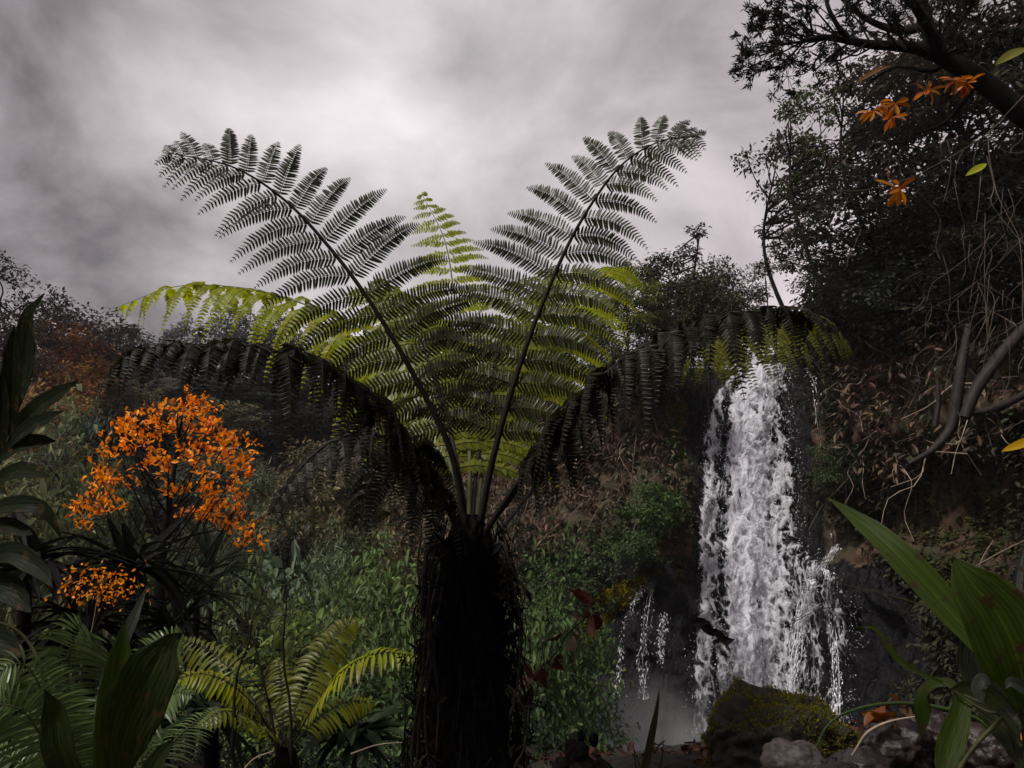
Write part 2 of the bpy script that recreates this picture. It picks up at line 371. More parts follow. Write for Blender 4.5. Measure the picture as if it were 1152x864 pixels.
mb.add(np.stack([X, Y, Z], -1), np.stack([i + j, i + j + 1, i + nx + j + 1, i + nx + j], -1).reshape(-1, 4))
tag(mb.build('ground', M['soil'], smooth=True), kind='structure')

# pool
mw, nt2, out = newmat('pool_water'); b = N(nt2, 'BsdfPrincipled'); b.inputs['Base Color'].default_value = (.05, .055, .06, 1); b.inputs['Roughness'].default_value = .15
no = N(nt2, 'TexNoise'); no.inputs['Scale'].default_value = 3; no.inputs['Detail'].default_value = 5; bp = N(nt2, 'Bump'); bp.inputs['Distance'].default_value = .15; nt2.links.new(no.outputs['Fac'], bp.inputs['Height']); nt2.links.new(bp.outputs[0], b.inputs['Normal']); nt2.links.new(b.outputs[0], out.inputs[0])
mb = MB(); gxp = np.linspace(.5, 14, 40); gyp = np.linspace(13.5, 27, 40); Xp, Yp = np.meshgrid(gxp, gyp); Zp = POOL + .12 * fbm(np.stack([Xp, Yp, Xp * 0], -1) * 2, 3)
i = np.arange(39)[:, None] * 40; j = np.arange(39)[None]
mb.add(np.stack([Xp, Yp, Zp], -1), np.stack([i + j, i + j + 1, i + 41, i + 40 + j][:0] + [i + j, i + j + 1, i + 40 + j + 1, i + 40 + j], -1).reshape(-1, 4))
tag(mb.build('water', mw, smooth=True), kind='structure')

# ------------------------------------------------------------------ cliff
CC = [  # bottom x,y  top x,y  top z
 (-13, 38, -13, 46, 6), (-8, 33, -9, 40, 5), (-3.5, 29.5, -4, 35, 5.2), (.5, 26.8, .3, 31, 6.0), (3.6, 25.0, 3.4, 28, 6.6), (5.2, 24.3, 5.3, 26.3, 6.9),
 (7.2, 24.9, 7.3, 26.0, 6.75), (9.2, 24.5, 8.8, 25.8, 7.0), (10.0, 22.6, 9.9, 24.2, 8.8), (10.8, 19.2, 11.0, 21.5, 10), (10.2, 14.8, 12, 16.5, 10.3), (10.0, 10.5, 13.5, 11, 10.5), (11, 6, 15, 6, 10.5), (13, -2, 17, -2, 10.5)]
CC = np.array(CC, float)
NS, NV = 720, 210
cs = catmull(np.hstack([CC[:, :2], CC[:, 4:5] * 0]), NS)[:, :2]
# keep parameterisation consistent: interpolate every column on the index
ip = np.linspace(0, len(CC) - 1, NS)
def cint(c):
    # smooth cubic interpolation on index
    from numpy import interp
    v = np.array([interp(ip + o, np.arange(len(CC)), CC[:, c]) for o in (-.5, -.25, 0, .25, .5)])
    return (v * np.array([.12, .22, .32, .22, .12])[:, None]).sum(0)
bx, by, tx, ty, tz = [cint(c) for c in range(5)]
vv = np.linspace(0, 1.5, NV)
Zb = POOL - 1.2
S_, V_ = np.meshgrid(ip, vv)
P = np.zeros((NV, NS, 3))
vw = np.minimum(V_, 1)
P[..., 0] = bx + (tx - bx) * vw; P[..., 1] = by + (ty - by) * vw; P[..., 2] = Zb + (tz - Zb) * vw
T2 = np.stack([np.gradient(tx), np.gradient(ty)], -1); T2 = T2 / np.linalg.norm(T2, axis=1, keepdims=True)
out2 = np.stack([T2[:, 1], -T2[:, 0]], -1)                     # towards the open valley
plateau = np.clip(V_ - 1, 0, None)
P[..., 0] -= out2[:, 0] * plateau * 30; P[..., 1] -= out2[:, 1] * plateau * 30; P[..., 2] += plateau * 3
# undercut on the right wall and a ledge of brown rock under it
rw = sstep(7.6, 8.6, S_); z = P[..., 2]
und = rw * (1.3 * sstep(3.2, 3.9, z) * (1 - sstep(6.5, 9, z)) + .7 * (1 - sstep(.9, 1.5, z)) * sstep(-2, .5, z))
# black rock buttress left of the fall
butt = np.exp(-((S_ - 4.55) / .55) ** 2) * (1 - sstep(.2, 1.6, z)) * 1.1
but2 = np.exp(-((S_ - 7.9) / .6) ** 2) * (1 - sstep(-.5, 1.4, z)) * .9
chan = -np.exp(-((S_ - 6.35) / .55) ** 2) * .35 * (V_ > .05)
off = und + butt + but2 + chan
q = P.copy()
blk = fbm(q * np.array([.5, .5, .7]), 5, .55) * 1.5
crk = np.abs(fbm(q * np.array([1.3, 1.3, .8]) + 9, 4)) * -1.4 - np.abs(fbm(q * np.array([3.2, 3.2, 1.6]) + 19, 4)) * .7
off = off + (blk + crk) * (1 - .5 * np.exp(-((S_ - 6.35) / .7) ** 2)) * np.where(V_ > 1, .4, 1)
P[..., 0] += out2[:, 0] * off; P[..., 1] += out2[:, 1] * off; P[..., 2] += .3 * fbm(q * 1.1 + 31, 3)
CP = P
dS = np.gradient(P, axis=1); dV = np.gradient(P, axis=0); CN = nz(np.cross(dS, dV))
mb = MB(); i = np.arange(NV - 1)[:, None] * NS; j = np.arange(NS - 1)[None]
F = np.stack([i + j, i + j + 1, i + NS + j + 1, i + NS + j], -1).reshape(-1, 4)
fc = P.reshape(-1, 3)[F].mean(1); fpx, fpy = proj(fc); fs = S_.reshape(-1)[F[:, 0]]
zr = fc[:, 2] + 1.2 * fbm(fc * .6 + 5, 3)
earth = ((zr > .6) | (fs < 3.2)) & ~((fs > 5.2) & (fs < 7.5)) | ((fs > 8.9) & (zr > -1.2))
mb.add(P, F[~earth], 0); mb.F[(4, 1)] = [F[earth]]
cl = mb.build('cliff', [M['rock'], M['earth']], smooth=True); tag(cl, kind='structure')
flip = (CN[..., 0] * out2[:, 0] + CN[..., 1] * out2[:, 1]).mean() < 0
if flip: CN = -CN

def cliff_points(n, keep, r=rng):
    """random points on the cliff for which keep(px, py, pos, s) holds"""
    got = []; tot = 0
    area = np.linalg.norm(np.cross(dS, dV), axis=-1)[:-1, :-1].ravel(); pr = area / area.sum()
    for _ in range(60):
        k = r.choice(len(pr), 60000, p=pr); a = k // (NS - 1); b_ = k % (NS - 1); u = r.random((2, len(k), 1))
        p = CP[a, b_] * (1 - u[0]) * (1 - u[1]) + CP[a, b_ + 1] * u[0] * (1 - u[1]) + CP[a + 1, b_] * (1 - u[0]) * u[1] + CP[a + 1, b_ + 1] * u[0] * u[1]
        nn_ = CN[a, b_]; px, py = proj(p); ok = keep(px, py, p, S_[a, b_], V_[a, b_])
        got.append(np.hstack([p[ok], nn_[ok]])); tot += ok.sum()
        if tot >= n: break
    g_ = np.vstack(got)[:n]; return g_[:, :3], g_[:, 3:]

def sprigs(mb, P, Nn, nl, L, W, lift=.4, jit=.25, kind='kite', prof='lance', m=0, up=.4, r=rng, aw=.35):
    """clusters of nl leaves radiating from points lifted off a surface"""
    n = len(P); lump = fbm(P * .9 + 3, 3)[:, None]
    C = P + Nn * (r.random((n, 1)) ** 1.5 * lift + np.clip(lump, -.12, 1) * lift * 4.5) 
    B = np.repeat(C, nl, 0) + r.normal(size=(n * nl, 3)) * jit * .35
    ax = np.repeat(nz(Nn + np.array([0, 0, up]) + r.normal(size=(n, 3)) * .4), nl, 0)
    size = np.repeat(np.clip(P[:, 1] / 18, .45, 1), nl); h = nz(r.normal(size=(n * nl, 3)) * [1, 1, 0] + ax * [.5, .5, 0])
    D = nz(h + ax * aw * .3 - r.uniform(-.1, .9, (n * nl, 1)) * [0, 0, 1]); NN = nz(h * .5 + ax * .3 + np.array([0, 0, .8]) + r.normal(size=(n * nl, 3)) * .3)
    s = r.uniform(.6, 1.3, n * nl) * size
    if kind == 'kite': kites(mb, B, D, NN, L * s, W * s, m)
    else: blades(mb, B, D, NN, L * s, W * s, prof, 3, r.uniform(-.1, .5, n * nl), .15, m)

def inpoly(px, py, poly):
    poly = np.array(poly, float); c = np.zeros(len(px), bool); j = len(poly) - 1
    for i in range(len(poly)):
        xi, yi = poly[i]; xj, yj = poly[j]
        c ^= ((yi > py) != (yj > py)) & (px < (xj - xi) * (py - yi) / (yj - yi + 1e-9) + xi); j = i
    return c
FALLZ = lambda px, py: (px > 772 - .02 * (py - 400)) & (px < 935) & (py > 395)
BARE = lambda px, py: inpoly(px, py, [(628, 900), (668, 715), (735, 655), (790, 622), (935, 560), (1000, 640), (1060, 720), (1060, 900)])
BROWN = lambda px, py: inpoly(px, py, [(660, 690), (700, 640), (790, 585), (790, 650), (735, 655)]) | inpoly(px, py, [(985, 570), (1170, 560), (1170, 680), (1040, 690)])
UNDER = lambda px, py: inpoly(px, py, [(1020, 560), (1060, 500), (1170, 470), (1170, 575)])
def wob(px, py, a=14):
    n_ = fbm(np.stack([px / 45, py / 45, px * 0], -1), 3); return px + n_ * a * 3, py + n_[::-1] * 0 + n_ * a * 2
def zone(test, dens=1.):
    def k(px, py, p, s, v_):
        x, y = wob(px, py)
        ok = test(x, y) & ~FALLZ(px, py) & (px > -60) & (px < 1210) & (py > -80) & (py < 900)
        return ok
    return k
TANGLE = lambda x, y: inpoly(x, y, [(420, 520), (560, 480), (690, 455), (760, 440), (745, 560), (660, 600), (560, 625), (430, 640)]) | inpoly(x, y, [(935, 405), (1160, 330), (1160, 470), (1060, 500), (1010, 560), (950, 520)])
# leafy cover
mb = MB(); p_, n_ = cliff_points(15000, zone(lambda x, y: ~TANGLE(x, y) & ~BARE(x, y) & ~BROWN(x, y) & ~UNDER(x, y) & (x < 800)))
sprigs(mb, p_, n_, 9, .15, .085, .5, .25, 'blade', 'oval')
o = mb.build('undergrowth', M['tint']); o.color = (.038, .052, .022, 1); tag(o, 'small green leaves covering the slope beside the waterfall', 'undergrowth', kind='stuff')
mb = MB(); p_, n_ = cliff_points(11000, zone(lambda x, y: ~TANGLE(x, y) & ~BARE(x, y) & ~BROWN(x, y) & ~UNDER(x, y) & (x >= 800)))
sprigs(mb, p_, n_, 9, .20, .085, .5, .35, 'blade', 'lance')
o = mb.build('undergrowth', M['tint']); o.color = (.034, .035, .019, 1); tag(o, 'dark leaves covering the shaded cliff past the waterfall', 'undergrowth', kind='stuff')
mb = MB(); p_, n_ = cliff_points(650, zone(lambda x, y: BROWN(x, y) | UNDER(x, y)))
sprigs(mb, p_, n_, 7, .16, .10, .2, .2)
o = mb.build('undergrowth', M['tint']); o.color = (.04, .045, .014, 1); tag(o, 'sparse small plants growing on the brown rock bands', 'undergrowth', kind='stuff')
# dead leaf tangle
mb = MB(); p_, n_ = cliff_points(4600, zone(TANGLE))
sprigs(mb, p_, n_, 5, .30, .075, .55, .4, 'blade', 'lance', up=-.5)
q_, m_ = cliff_points(1500, zone(TANGLE))
sprigs(mb, q_, m_, 6, .2, .11, .3, .3, 'blade', 'oval', m=1)
tg = mb.build('dead_leaves', [M['deadleaf'], leafmat('tangle_green', (.035, .045, .02), .3)]); tag(tg, 'brown dead leaves hanging in a tangle on the cliff', 'dead leaves', kind='stuff')
mb = MB(); q_, m_ = cliff_points(520, zone(TANGLE))
for a, b_ in zip(q_, m_):
    d = nz(rng.normal(size=3) * [1, .3, 1] + [0, 0, -.3]); l = rng.uniform(.6, 2.2); sg = nz(rng.normal(size=3))
    st_ = a + b_ * rng.uniform(.2, .8)
    tube(mb, catmull([st_, st_ + d * l * .35 + sg * .15 * l, st_ + d * l * .7 - sg * .1 * l + [0, 0, -.1 * l], st_ + d * l + [0, 0, -.25 * l]], 9), [.014, .006], 3)
tag(mb.build('dry_twigs', M['twig']), 'pale dry twigs tangled among the dead leaves on the cliff', 'twigs', kind='stuff')
# yellow moss patch above the wet black rock, and moss strip beside the fall
mb = MB(); p_, n_ = cliff_points(9000, zone(lambda x, y: inpoly(x, y, [(640, 720), (650, 690), (690, 660), (735, 650), (700, 690), (665, 730)]) | inpoly(x, y, [(755, 500), (785, 420), (800, 405), (790, 470), (770, 520)]), ))
sprigs(mb, p_, n_, 5, .09, .04, .16, .1)
tag(mb.build('moss', M['yellowmoss']), 'yellow green moss above the wet black rock', 'moss', kind='stuff')

# ------------------------------------------------------------------ undergrowth on the terrain
def ground_cover(n, xr, yr, nl, L, W, col, label, lift=.5, keep=None, kind='kite', seed=1):
    r = np.random.default_rng(seed); x = r.uniform(*xr, n); y = r.uniform(0, 1, n) ** .7 * (yr[1] - yr[0]) + yr[0]
    P_ = np.stack([x, y, H(x, y)], -1); px, py = proj(P_); ok = (px > -80) & (px < 1230) & (py < 960)
    if keep is not None: ok &= keep(x, y, px, py)
    P_ = P_[ok]; N_ = nz(np.array([[0, -.2, 1.]]) + r.normal(size=(len(P_), 3)) * .1)
    mb = MB(); sprigs(mb, P_, N_, nl, L, W, lift, .35, kind, 'oval', r=r, aw=.1)
    o = mb.build('undergrowth', M['tint']); o.color = (*col, 1); tag(o, label, 'undergrowth', kind='stuff'); return o
ground_cover(15000, (-12, 1.5), (9, 22), 11, .15, .07, (.008, .012, .006), 'low green plants on the near valley floor', .4, kind='blade')
ground_cover(14000, (-30, 1), (20, 46), 10, .34, .19, (.010, .012, .008), 'leafy cover between the trees across the valley', .6, seed=2)
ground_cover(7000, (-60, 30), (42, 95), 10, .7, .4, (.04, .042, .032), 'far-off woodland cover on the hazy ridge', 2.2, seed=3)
ground_cover(1500, (-6, 1.6), (4.5, 9), 9, .13, .06, (.010, .015, .007), 'small dark weeds on the ground beneath the ferns', .25, keep=lambda x, y, px, py: (px < 620), kind='blade', seed=4)

# ------------------------------------------------------------------ waterfall
def watermat(name, dens, streak, seed, base=(.84, .84, .90)):
    m, nt, out = newmat(name); L = nt.links.new
    tc = N(nt, 'TexCoord'); sp = N(nt, 'SeparateXYZ'); L(tc.outputs['Object'], sp.inputs[0])
    # clumpy foam in the upper part, long smooth streaks in the lower part
    def tex(scale, st, det, dist=.6, typ='TexNoise'):
        mp = N(nt, 'Mapping'); mp.inputs['Scale'].default_value = st; mp.inputs['Location'].default_value = (seed * 3.7, seed * 1.3, seed * 7.1); L(tc.outputs['Object'], mp.inputs[0])
        n = N(nt, 'TexNoise'); n.inputs['Scale'].default_value = scale; n.inputs['Detail'].default_value = det; n.inputs['Distortion'].default_value = dist; n.inputs['Roughness'].default_value = .62
        L(mp.outputs[0], n.inputs['Vector']); return n.outputs['Fac']
    def ma(op, a, b, c=None):
        n = N(nt, 'Math', operation=op)
        for i, v_ in enumerate((a, b, c)):
            if v_ is None: continue
            if isinstance(v_, (int, float)): n.inputs[i].default_value = v_
            else: L(v_, n.inputs[i])
        return n.outputs[0]
    clump = tex(2.6, (1, 1, .62), 7, 1.2); stre = tex(3.4, (1, 1, .10), 6, .5); big = tex(.75, (1.3, 1, .16), 2, .3)
    fine = tex(10, (1, 1, .26), 4, .8)
    wn = N(nt, 'TexNoise'); wn.inputs['Scale'].default_value = 2.2; wn.inputs['Detail'].default_value = 4; L(tc.outputs['Object'], wn.inputs['Vector'])
    wm = N(nt, 'VectorMath', operation='MULTIPLY_ADD'); L(wn.outputs['Color'], wm.inputs[0]); wm.inputs[1].default_value = (.7, .7, .9); L(tc.outputs['Object'], wm.inputs[2])
    wp = N(nt, 'Mapping'); wp.inputs['Scale'].default_value = (1, 1, .55); wp.inputs['Location'].default_value = (seed * 2.3, 0, seed * 4.1); L(wm.outputs[0], wp.inputs[0])
    vo = N(nt, 'TexVoronoi'); vo.feature = 'DISTANCE_TO_EDGE'; vo.inputs['Scale'].default_value = 2.9; L(wp.outputs[0], vo.inputs['Vector'])
    lc = N(nt, 'MapRange'); L(vo.outputs['Distance'], lc.inputs[0]); lc.inputs[1].default_value = .02; lc.inputs[2].default_value = .28; lc.inputs[3].default_value = .16; lc.inputs[4].default_value = -.14
    zf = N(nt, 'MapRange'); L(sp.outputs['Z'], zf.inputs[0]); zf.inputs[1].default_value = POOL; zf.inputs[2].default_value = 1.0
    mx = N(nt, 'Mix'); L(zf.outputs[0], mx.inputs[0]); L(stre, mx.inputs[2]); L(clump, mx.inputs[3])
    v_ = ma('ADD', ma('MULTIPLY', mx.outputs[0], 1.0), ma('MULTIPLY', big, .75)); v_ = ma('ADD', v_, ma('MULTIPLY', fine, ma('ADD', ma('MULTIPLY', zf.outputs[0], .22), .06))); v_ = ma('ADD', v_, ma('MULTIPLY', lc.outputs[0], ma('ADD', ma('MULTIPLY', zf.outputs[0], .5), .5))); v_ = ma('ADD', v_, ma('MULTIPLY', zf.outputs[0], -.02))
    at_ = N(nt, 'Attribute'); at_.attribute_name = 'flow'
    v_ = ma('ADD', v_, ma('MULTIPLY', at_.outputs['Fac'], 1.15))
    mr = N(nt, 'MapRange'); L(v_, mr.inputs[0]); mr.inputs[1].default_value = dens; mr.inputs[2].default_value = dens + streak; mr.interpolation_type = 'SMOOTHSTEP'
    ed = ma('MULTIPLY', mr.outputs[0], .97)
    b = N(nt, 'BsdfDiffuse'); b.inputs[0].default_value = (*base, 1); t = N(nt, 'BsdfTranslucent'); t.inputs[0].default_value = (*base, 1)
    bp = N(nt, 'Bump'); bp.inputs['Strength'].default_value = .6; bp.inputs['Distance'].default_value = .2; L(v_, bp.inputs['Height']); L(bp.outputs[0], b.inputs['Normal']); L(bp.outputs[0], t.inputs['Normal'])
    s1 = N(nt, 'MixShader'); s1.inputs[0].default_value = .3; L(b.outputs[0], s1.inputs[1]); L(t.outputs[0], s1.inputs[2])
    tr = N(nt, 'BsdfTransparent'); s2 = N(nt, 'MixShader'); L(ed, s2.inputs[0]); L(tr.outputs[0], s2.inputs[1]); L(s1.outputs[0], s2.inputs[2]); L(s2.outputs[0], out.inputs[0]); return m
def cliff_y(x, z):
    """depth of the cliff face at x, z in the channel of the fall"""
    m_ = (S_[:, :] > 4) & (S_ < 8.6) & (V_ <= 1.02); pts = CP[m_]
    return pts
fall_pts = cliff_y(0, 0)
def face_y(x, z):
    r_ = []
    for a, c in zip(np.ravel(x), np.ravel(z)):
        d = (fall_pts[:, 0] - a) ** 2 + (fall_pts[:, 2] - c) ** 2
        k = np.argpartition(d, 6)[:6]; r_.append(fall_pts[k, 1].min())
    return np.array(r_).reshape(np.shape(x))
ztop = 6.9
def curtain(mb, edge, out_, seed, nx_=90, nz_=260):
    """edge: list of (py, left px, right px) of the sheet"""
    e = np.array(edge, float); py = np.linspace(e[0, 0], e[-1, 0], nz_); w1 = lambda s_: fbm(np.stack([py / 55, py * 0 + s_ + seed * 2, py * 0], -1), 4) * 26 * np.clip((py - 400) / 60, 0, 1); a = np.interp(py, e[:, 0], e[:, 1]) + w1(3); b_ = np.interp(py, e[:, 0], e[:, 2]) + w1(8)
    zz = np.array([at(800, y, 24.6)[2] for y in py])
    u = np.linspace(0, 1, nx_); X_ = np.array([[at(a[i] + (b_[i] - a[i]) * k, py[i], 24.6)[0] for k in u] for i in range(nz_)])
    Z_ = np.repeat(zz[:, None], nx_, 1)
    xc = X_[::13, ::9]; zc = Z_[::13, ::9]; yc = face_y(xc, zc)
    ii = np.arange(nz_) / 13; jj = np.arange(nx_) / 9
    yi = np.array([np.interp(jj, np.arange(yc.shape[1]), r_) for r_ in yc]); yi = np.array([np.interp(ii, np.arange(yc.shape[0]), yi[:, k]) for k in range(nx_)]).T
    Yb = np.minimum.accumulate(yi, axis=0) * .5 + yi * .5                       # water falls clear of hollows
    Y_ = Yb - out_ - .25 * fbm(np.stack([X_ * 2.5, Z_ * .9, X_ * 0 + seed], -1), 4) - .10 * fbm(np.stack([X_ * 7, Z_ * 3, X_ * 0 + seed], -1), 2)
    i = np.arange(nz_ - 1)[:, None] * nx_; j = np.arange(nx_ - 1)[None]
    mb.add(np.stack([X_, Y_, Z_], -1), np.stack([i + j, i + nx_ + j, i + nx_ + j + 1, i + j + 1], -1).reshape(-1, 4))
    edge_f = np.minimum(sstep(0, .10, u), sstep(1, .88, u))[None] * np.minimum(1, 1 - .08 * np.linspace(0, 1, nz_) ** 2)[:, None]
    side = np.interp(u, [0, .12, .25, .36, .55, .8, .92, 1], [.30, .58, .10, .80, .92, .40, .26, .15])[None] * np.ones((nz_, 1)); low_ = np.linspace(0, 1, nz_)[:, None] ** 1.5; side = side * (1 - .6 * low_) + .70 * .6 * low_
    return (edge_f * .5 + side * .5 - .6).ravel(), np.stack([X_, Y_, Z_], -1)
def flow_attr(o, vals):
    at_ = o.data.attributes.new('flow', 'FLOAT', 'POINT'); at_.data.foreach_set('value', vals.astype(np.float32))
wf = empty('waterfall', at(850, 835, 24.0), 'tall white waterfall dropping over the dark cliff into spray', 'waterfall')
def fall_part(name, edge, out_, seed, dens, streak):
    mb = MB(); v_, pts = curtain(mb, edge, out_, seed); o = mb.build(name, watermat('white_water_%d' % seed, dens, streak, seed), smooth=True)
    flow_attr(o, v_); o.parent = wf; o.matrix_parent_inverse.identity(); o.location = -wf.location; return pts
E0 = [(402, 846, 896), (412, 832, 900), (440, 806, 906), (520, 793, 918), (620, 782, 926), (720, 774, 936), (845, 768, 942)]
pts0 = fall_part('water_sheet', E0, .18, 1, 1.06, .28)
fall_part('water_sheet', E0, .34, 2, 1.22, .26)
fall_part('water_sheet', [(404, 850, 892), (440, 815, 898), (520, 805, 905), (620, 800, 910), (845, 782, 922)], .52, 3, 1.31, .24)
# droplets thrown off the sheet
r = np.random.default_rng(11); n = 5500; k = r.integers(0, len(pts0), n); kk = (r.random(n) ** .8 * (pts0.shape[1] - 1)).astype(int)
D0 = pts0[k, kk] + r.normal(size=(n, 3)) * [.06, .15, .1] - [0, .25, 0]
mb = MB(); kites(mb, D0, nz(r.normal(size=(n, 3)) + [0, 0, -1.2]), r.normal(size=(n, 3)), r.uniform(.02, .07, n), r.uniform(.008, .02, n))
md, nt3, o3 = newmat('droplets'); d_ = N(nt3, 'BsdfPrincipled'); d_.inputs['Base Color'].default_value = (.88, .88, .94, 1); d_.inputs['Roughness'].default_value = .3; nt3.links.new(d_.outputs[0], o3.inputs[0])
o = mb.build('droplets', md, wf); o.location = -wf.location; o['kind'] = 'stuff'
# thin streams: ribbons on the rock
def stream(mb, px_path, out_=.25, r0=.03, wig=.03, seed=0, strands=3, fl=60):
    r0 *= .27; strands = strands * 3 + 1
    r = np.random.default_rng(seed)
    for s in range(strands):
        P_ = []
        for (px, py) in px_path:
            q_ = at(px, py, 24.2); y = face_y([q_[0]], [q_[2]])[0] - out_; P_.append(at(px + r.normal() * 2.4, py, y))
        C = catmull(P_, 40); C = C + (fbm(C * 3 + seed + s * 3, 3)[:, None]) * [wig * 2.2, wig * 2, 0]
        rad = r0 * np.clip(.35 + 5 * fbm(C * 3 + s, 3), .04, 2) * r.uniform(.4, 1)
        if s % 3 == 0: tube(mb, C, rad, 5)
        k_ = r.integers(0, 39, fl); f_ = r.random((fl, 1)); B_ = C[k_] * (1 - f_) + C[k_ + 1] * f_ + r.normal(size=(fl, 3)) * [.05, .05, .04]
        kites(mb, B_, nz(C[np.minimum(k_ + 2, 39)] - C[k_] + r.normal(size=(fl, 3)) * .05), r.normal(size=(fl, 3)), r.uniform(.05, .16, fl), r.uniform(.012, .028, fl))
mat_str = md
mb = MB(); stream(mb, [(942, 612), (930, 632), (912, 650), (902, 680), (894, 720), (889, 770), (886, 830)], .45, .05, .05, 1, 5)
stream(mb, [(915, 648), (922, 640), (932, 650), (936, 700), (940, 760), (942, 830)], .35, .025, .03, 2, 3)
stream(mb, [(905, 700), (915, 660), (910, 652)], .35, .03, .03, 3, 3); stream(mb, [(920, 680), (905, 700), (897, 740), (890, 790)], .4, .035, .04, 4, 4)
o = mb.build('side_stream', mat_str, wf, True); o.location = -wf.location
tr = empty('trickle', at(722, 780, 23), 'thin white trickles running down the wet black rock', 'water trickle')
for nm, pth, sd in (('stream', [(722, 660), (710, 690), (698, 730), (692, 780)], 5), ('stream', [(732, 655), (728, 700), (724, 740), (724, 785)], 6), ('stream', [(748, 690), (744, 720), (742, 745)], 7)):
    mb = MB(); stream(mb, pth, .3, .012 if sd == 7 else .018, .02, sd, 2 if sd < 7 else 1, 16)
    q_ = np.vstack([a for a in mb.V]); k_ = rng.integers(0, len(q_), 110)
    kites(mb, q_[k_] + rng.normal(size=(110, 3)) * [.06, .1, .1], np.tile([0, 0, -1.], (110, 1)) + rng.normal(size=(110, 3)) * .3, rng.normal(size=(110, 3)), .07, .015)
    o = mb.build(nm, mat_str, tr, True); o.location = -tr.location
mb = MB(); stream(mb, [(908, 412), (918, 440), (924, 500), (932, 560), (938, 610)], .12, .012, .02, 9, 2, 18)
o = mb.build('side_stream', mat_str, wf, True); o.location = -wf.location

# ------------------------------------------------------------------ trees
def make_tree(seed, h, r_, ch, ncl, nl, L, W, tr=.12, bare=.35, flat=.7, lean=0, leaf='kite', twigs=True, hang=0., cr=.34):
    """returns (trunk MB, crown MB) about the origin"""
    r = np.random.default_rng(seed); tb, cb = MB(), MB()
    top = np.array([lean, r.normal() * .1 * h, h * .9])
    mid = top * .5 + r.normal(size=3) * [.06 * h, .06 * h, 0]
    tp = catmull([[0, 0, -.4], mid, top], 16); tube(tb, tp, [tr, tr * .75, tr * .25], 8)
    cc = np.array([lean * .8, 0, h - ch / 2]); C = [top + [0, 0, .25 * r_ * cr]]
    for _ in range(4000):
        p = r.normal(size=3); p = p / np.linalg.norm(p) * r.random() ** .4 * [1, 1, 1]
        p = cc + p * [r_, r_, ch / 2] * (1 - .15 * r.random())
        if all(np.linalg.norm((p - q) * [1, 1, 1.3]) > r_ * .30 for q in C): C.append(p)
        if len(C) >= ncl: break
    for c in C:
        hz = np.hypot(c[0] - cc[0], c[1]); zb = np.clip(c[2] - hz * r.uniform(.5, .9), h * bare, h * .88); t = np.searchsorted(tp[:, 2], zb); t = min(t, 15); b0 = tp[t]
        pth = catmull([b0, (b0 + c) / 2 + [0, 0, -.06 * hz] + r.normal(size=3) * .08 * r_, c], 8); tube(tb, pth, [tr * .42, tr * .10], 5)
        rc = r_ * cr * r.uniform(.7, 1.25); ns = 9; sub = c + rdir(ns, r) * rc * r.uniform(.45, 1, (ns, 1)) * [1, 1, flat]
        for s in sub:
            if twigs: tube(tb, catmull([c, (c + s) / 2 + r.normal(size=3) * .05, s], 4), [tr * .10, tr * .04], 3)
        k = max(4, nl // ns); B = np.repeat(sub, k, 0) + r.normal(size=(ns * k, 3)) * rc * .24 * [1, 1, flat]
        hh = nz(r.normal(size=(ns * k, 3)) * [1, 1, .25] + nz(B - c) * .9); D = nz(hh - [0, 0, 1] * r.uniform(-.2, .8 + hang, (ns * k, 1))); Nn = nz(r.normal(size=(ns * k, 3)) * .35 + hh * .5 + [0, 0, 1])
        s_ = r.uniform(.65, 1.3, ns * k)
        if leaf == 'kite': kites(cb, B, D, Nn, L * s_, W * s_)
        else: blades(cb, B, D, Nn, L * s_, W * s_, leaf, 3, .2)
    return tb, cb
PROT = {}
def proto(key, **k):
    PROT[key] = (k['h'], *[m for m in (lambda t: (t[0], t[1]))(make_tree(**k))])
proto('broad', seed=1, h=8, r_=3.0, ch=5.2, ncl=34, nl=170, L=.26, W=.13)
proto('broad2', seed=2, h=8, r_=3.3, ch=5.8, ncl=40, nl=150, L=.30, W=.13, flat=.55)
proto('open', seed=3, h=9, r_=3.0, ch=5.0, ncl=24, nl=170, L=.22, W=.11, bare=.5, flat=.5, cr=.28)
proto('tall', seed=4, h=11, r_=2.2, ch=8.5, ncl=34, nl=150, L=.28, W=.12, bare=.2)
proto('bush', seed=5, h=3.2, r_=2.0, ch=3.0, ncl=26, nl=190, L=.17, W=.08, tr=.07, bare=.05)
proto('bush2', seed=6, h=3.0, r_=1.8, ch=2.7, ncl=26, nl=150, L=.20, W=.10, tr=.06, bare=.05, leaf='oval')
proto('lofty', seed=14, h=9, r_=2.2, ch=3.6, ncl=20, nl=170, L=.26, W=.12, bare=.55, tr=.10, flat=.6)
proto('slim', seed=8, h=8, r_=1.5, ch=6.2, ncl=34, nl=170, L=.17, W=.07, tr=.10, bare=.2, flat=.6, cr=.36)
proto('feather', seed=9, h=8, r_=2.6, ch=5.5, ncl=30, nl=190, L=.34, W=.07, bare=.3, flat=.45, hang=.2)
proto('bigleaf', seed=10, h=3.4, r_=1.3, ch=2.9, ncl=18, nl=60, L=.33, W=.13, tr=.05, bare=.05, leaf='oval')
USED = {}
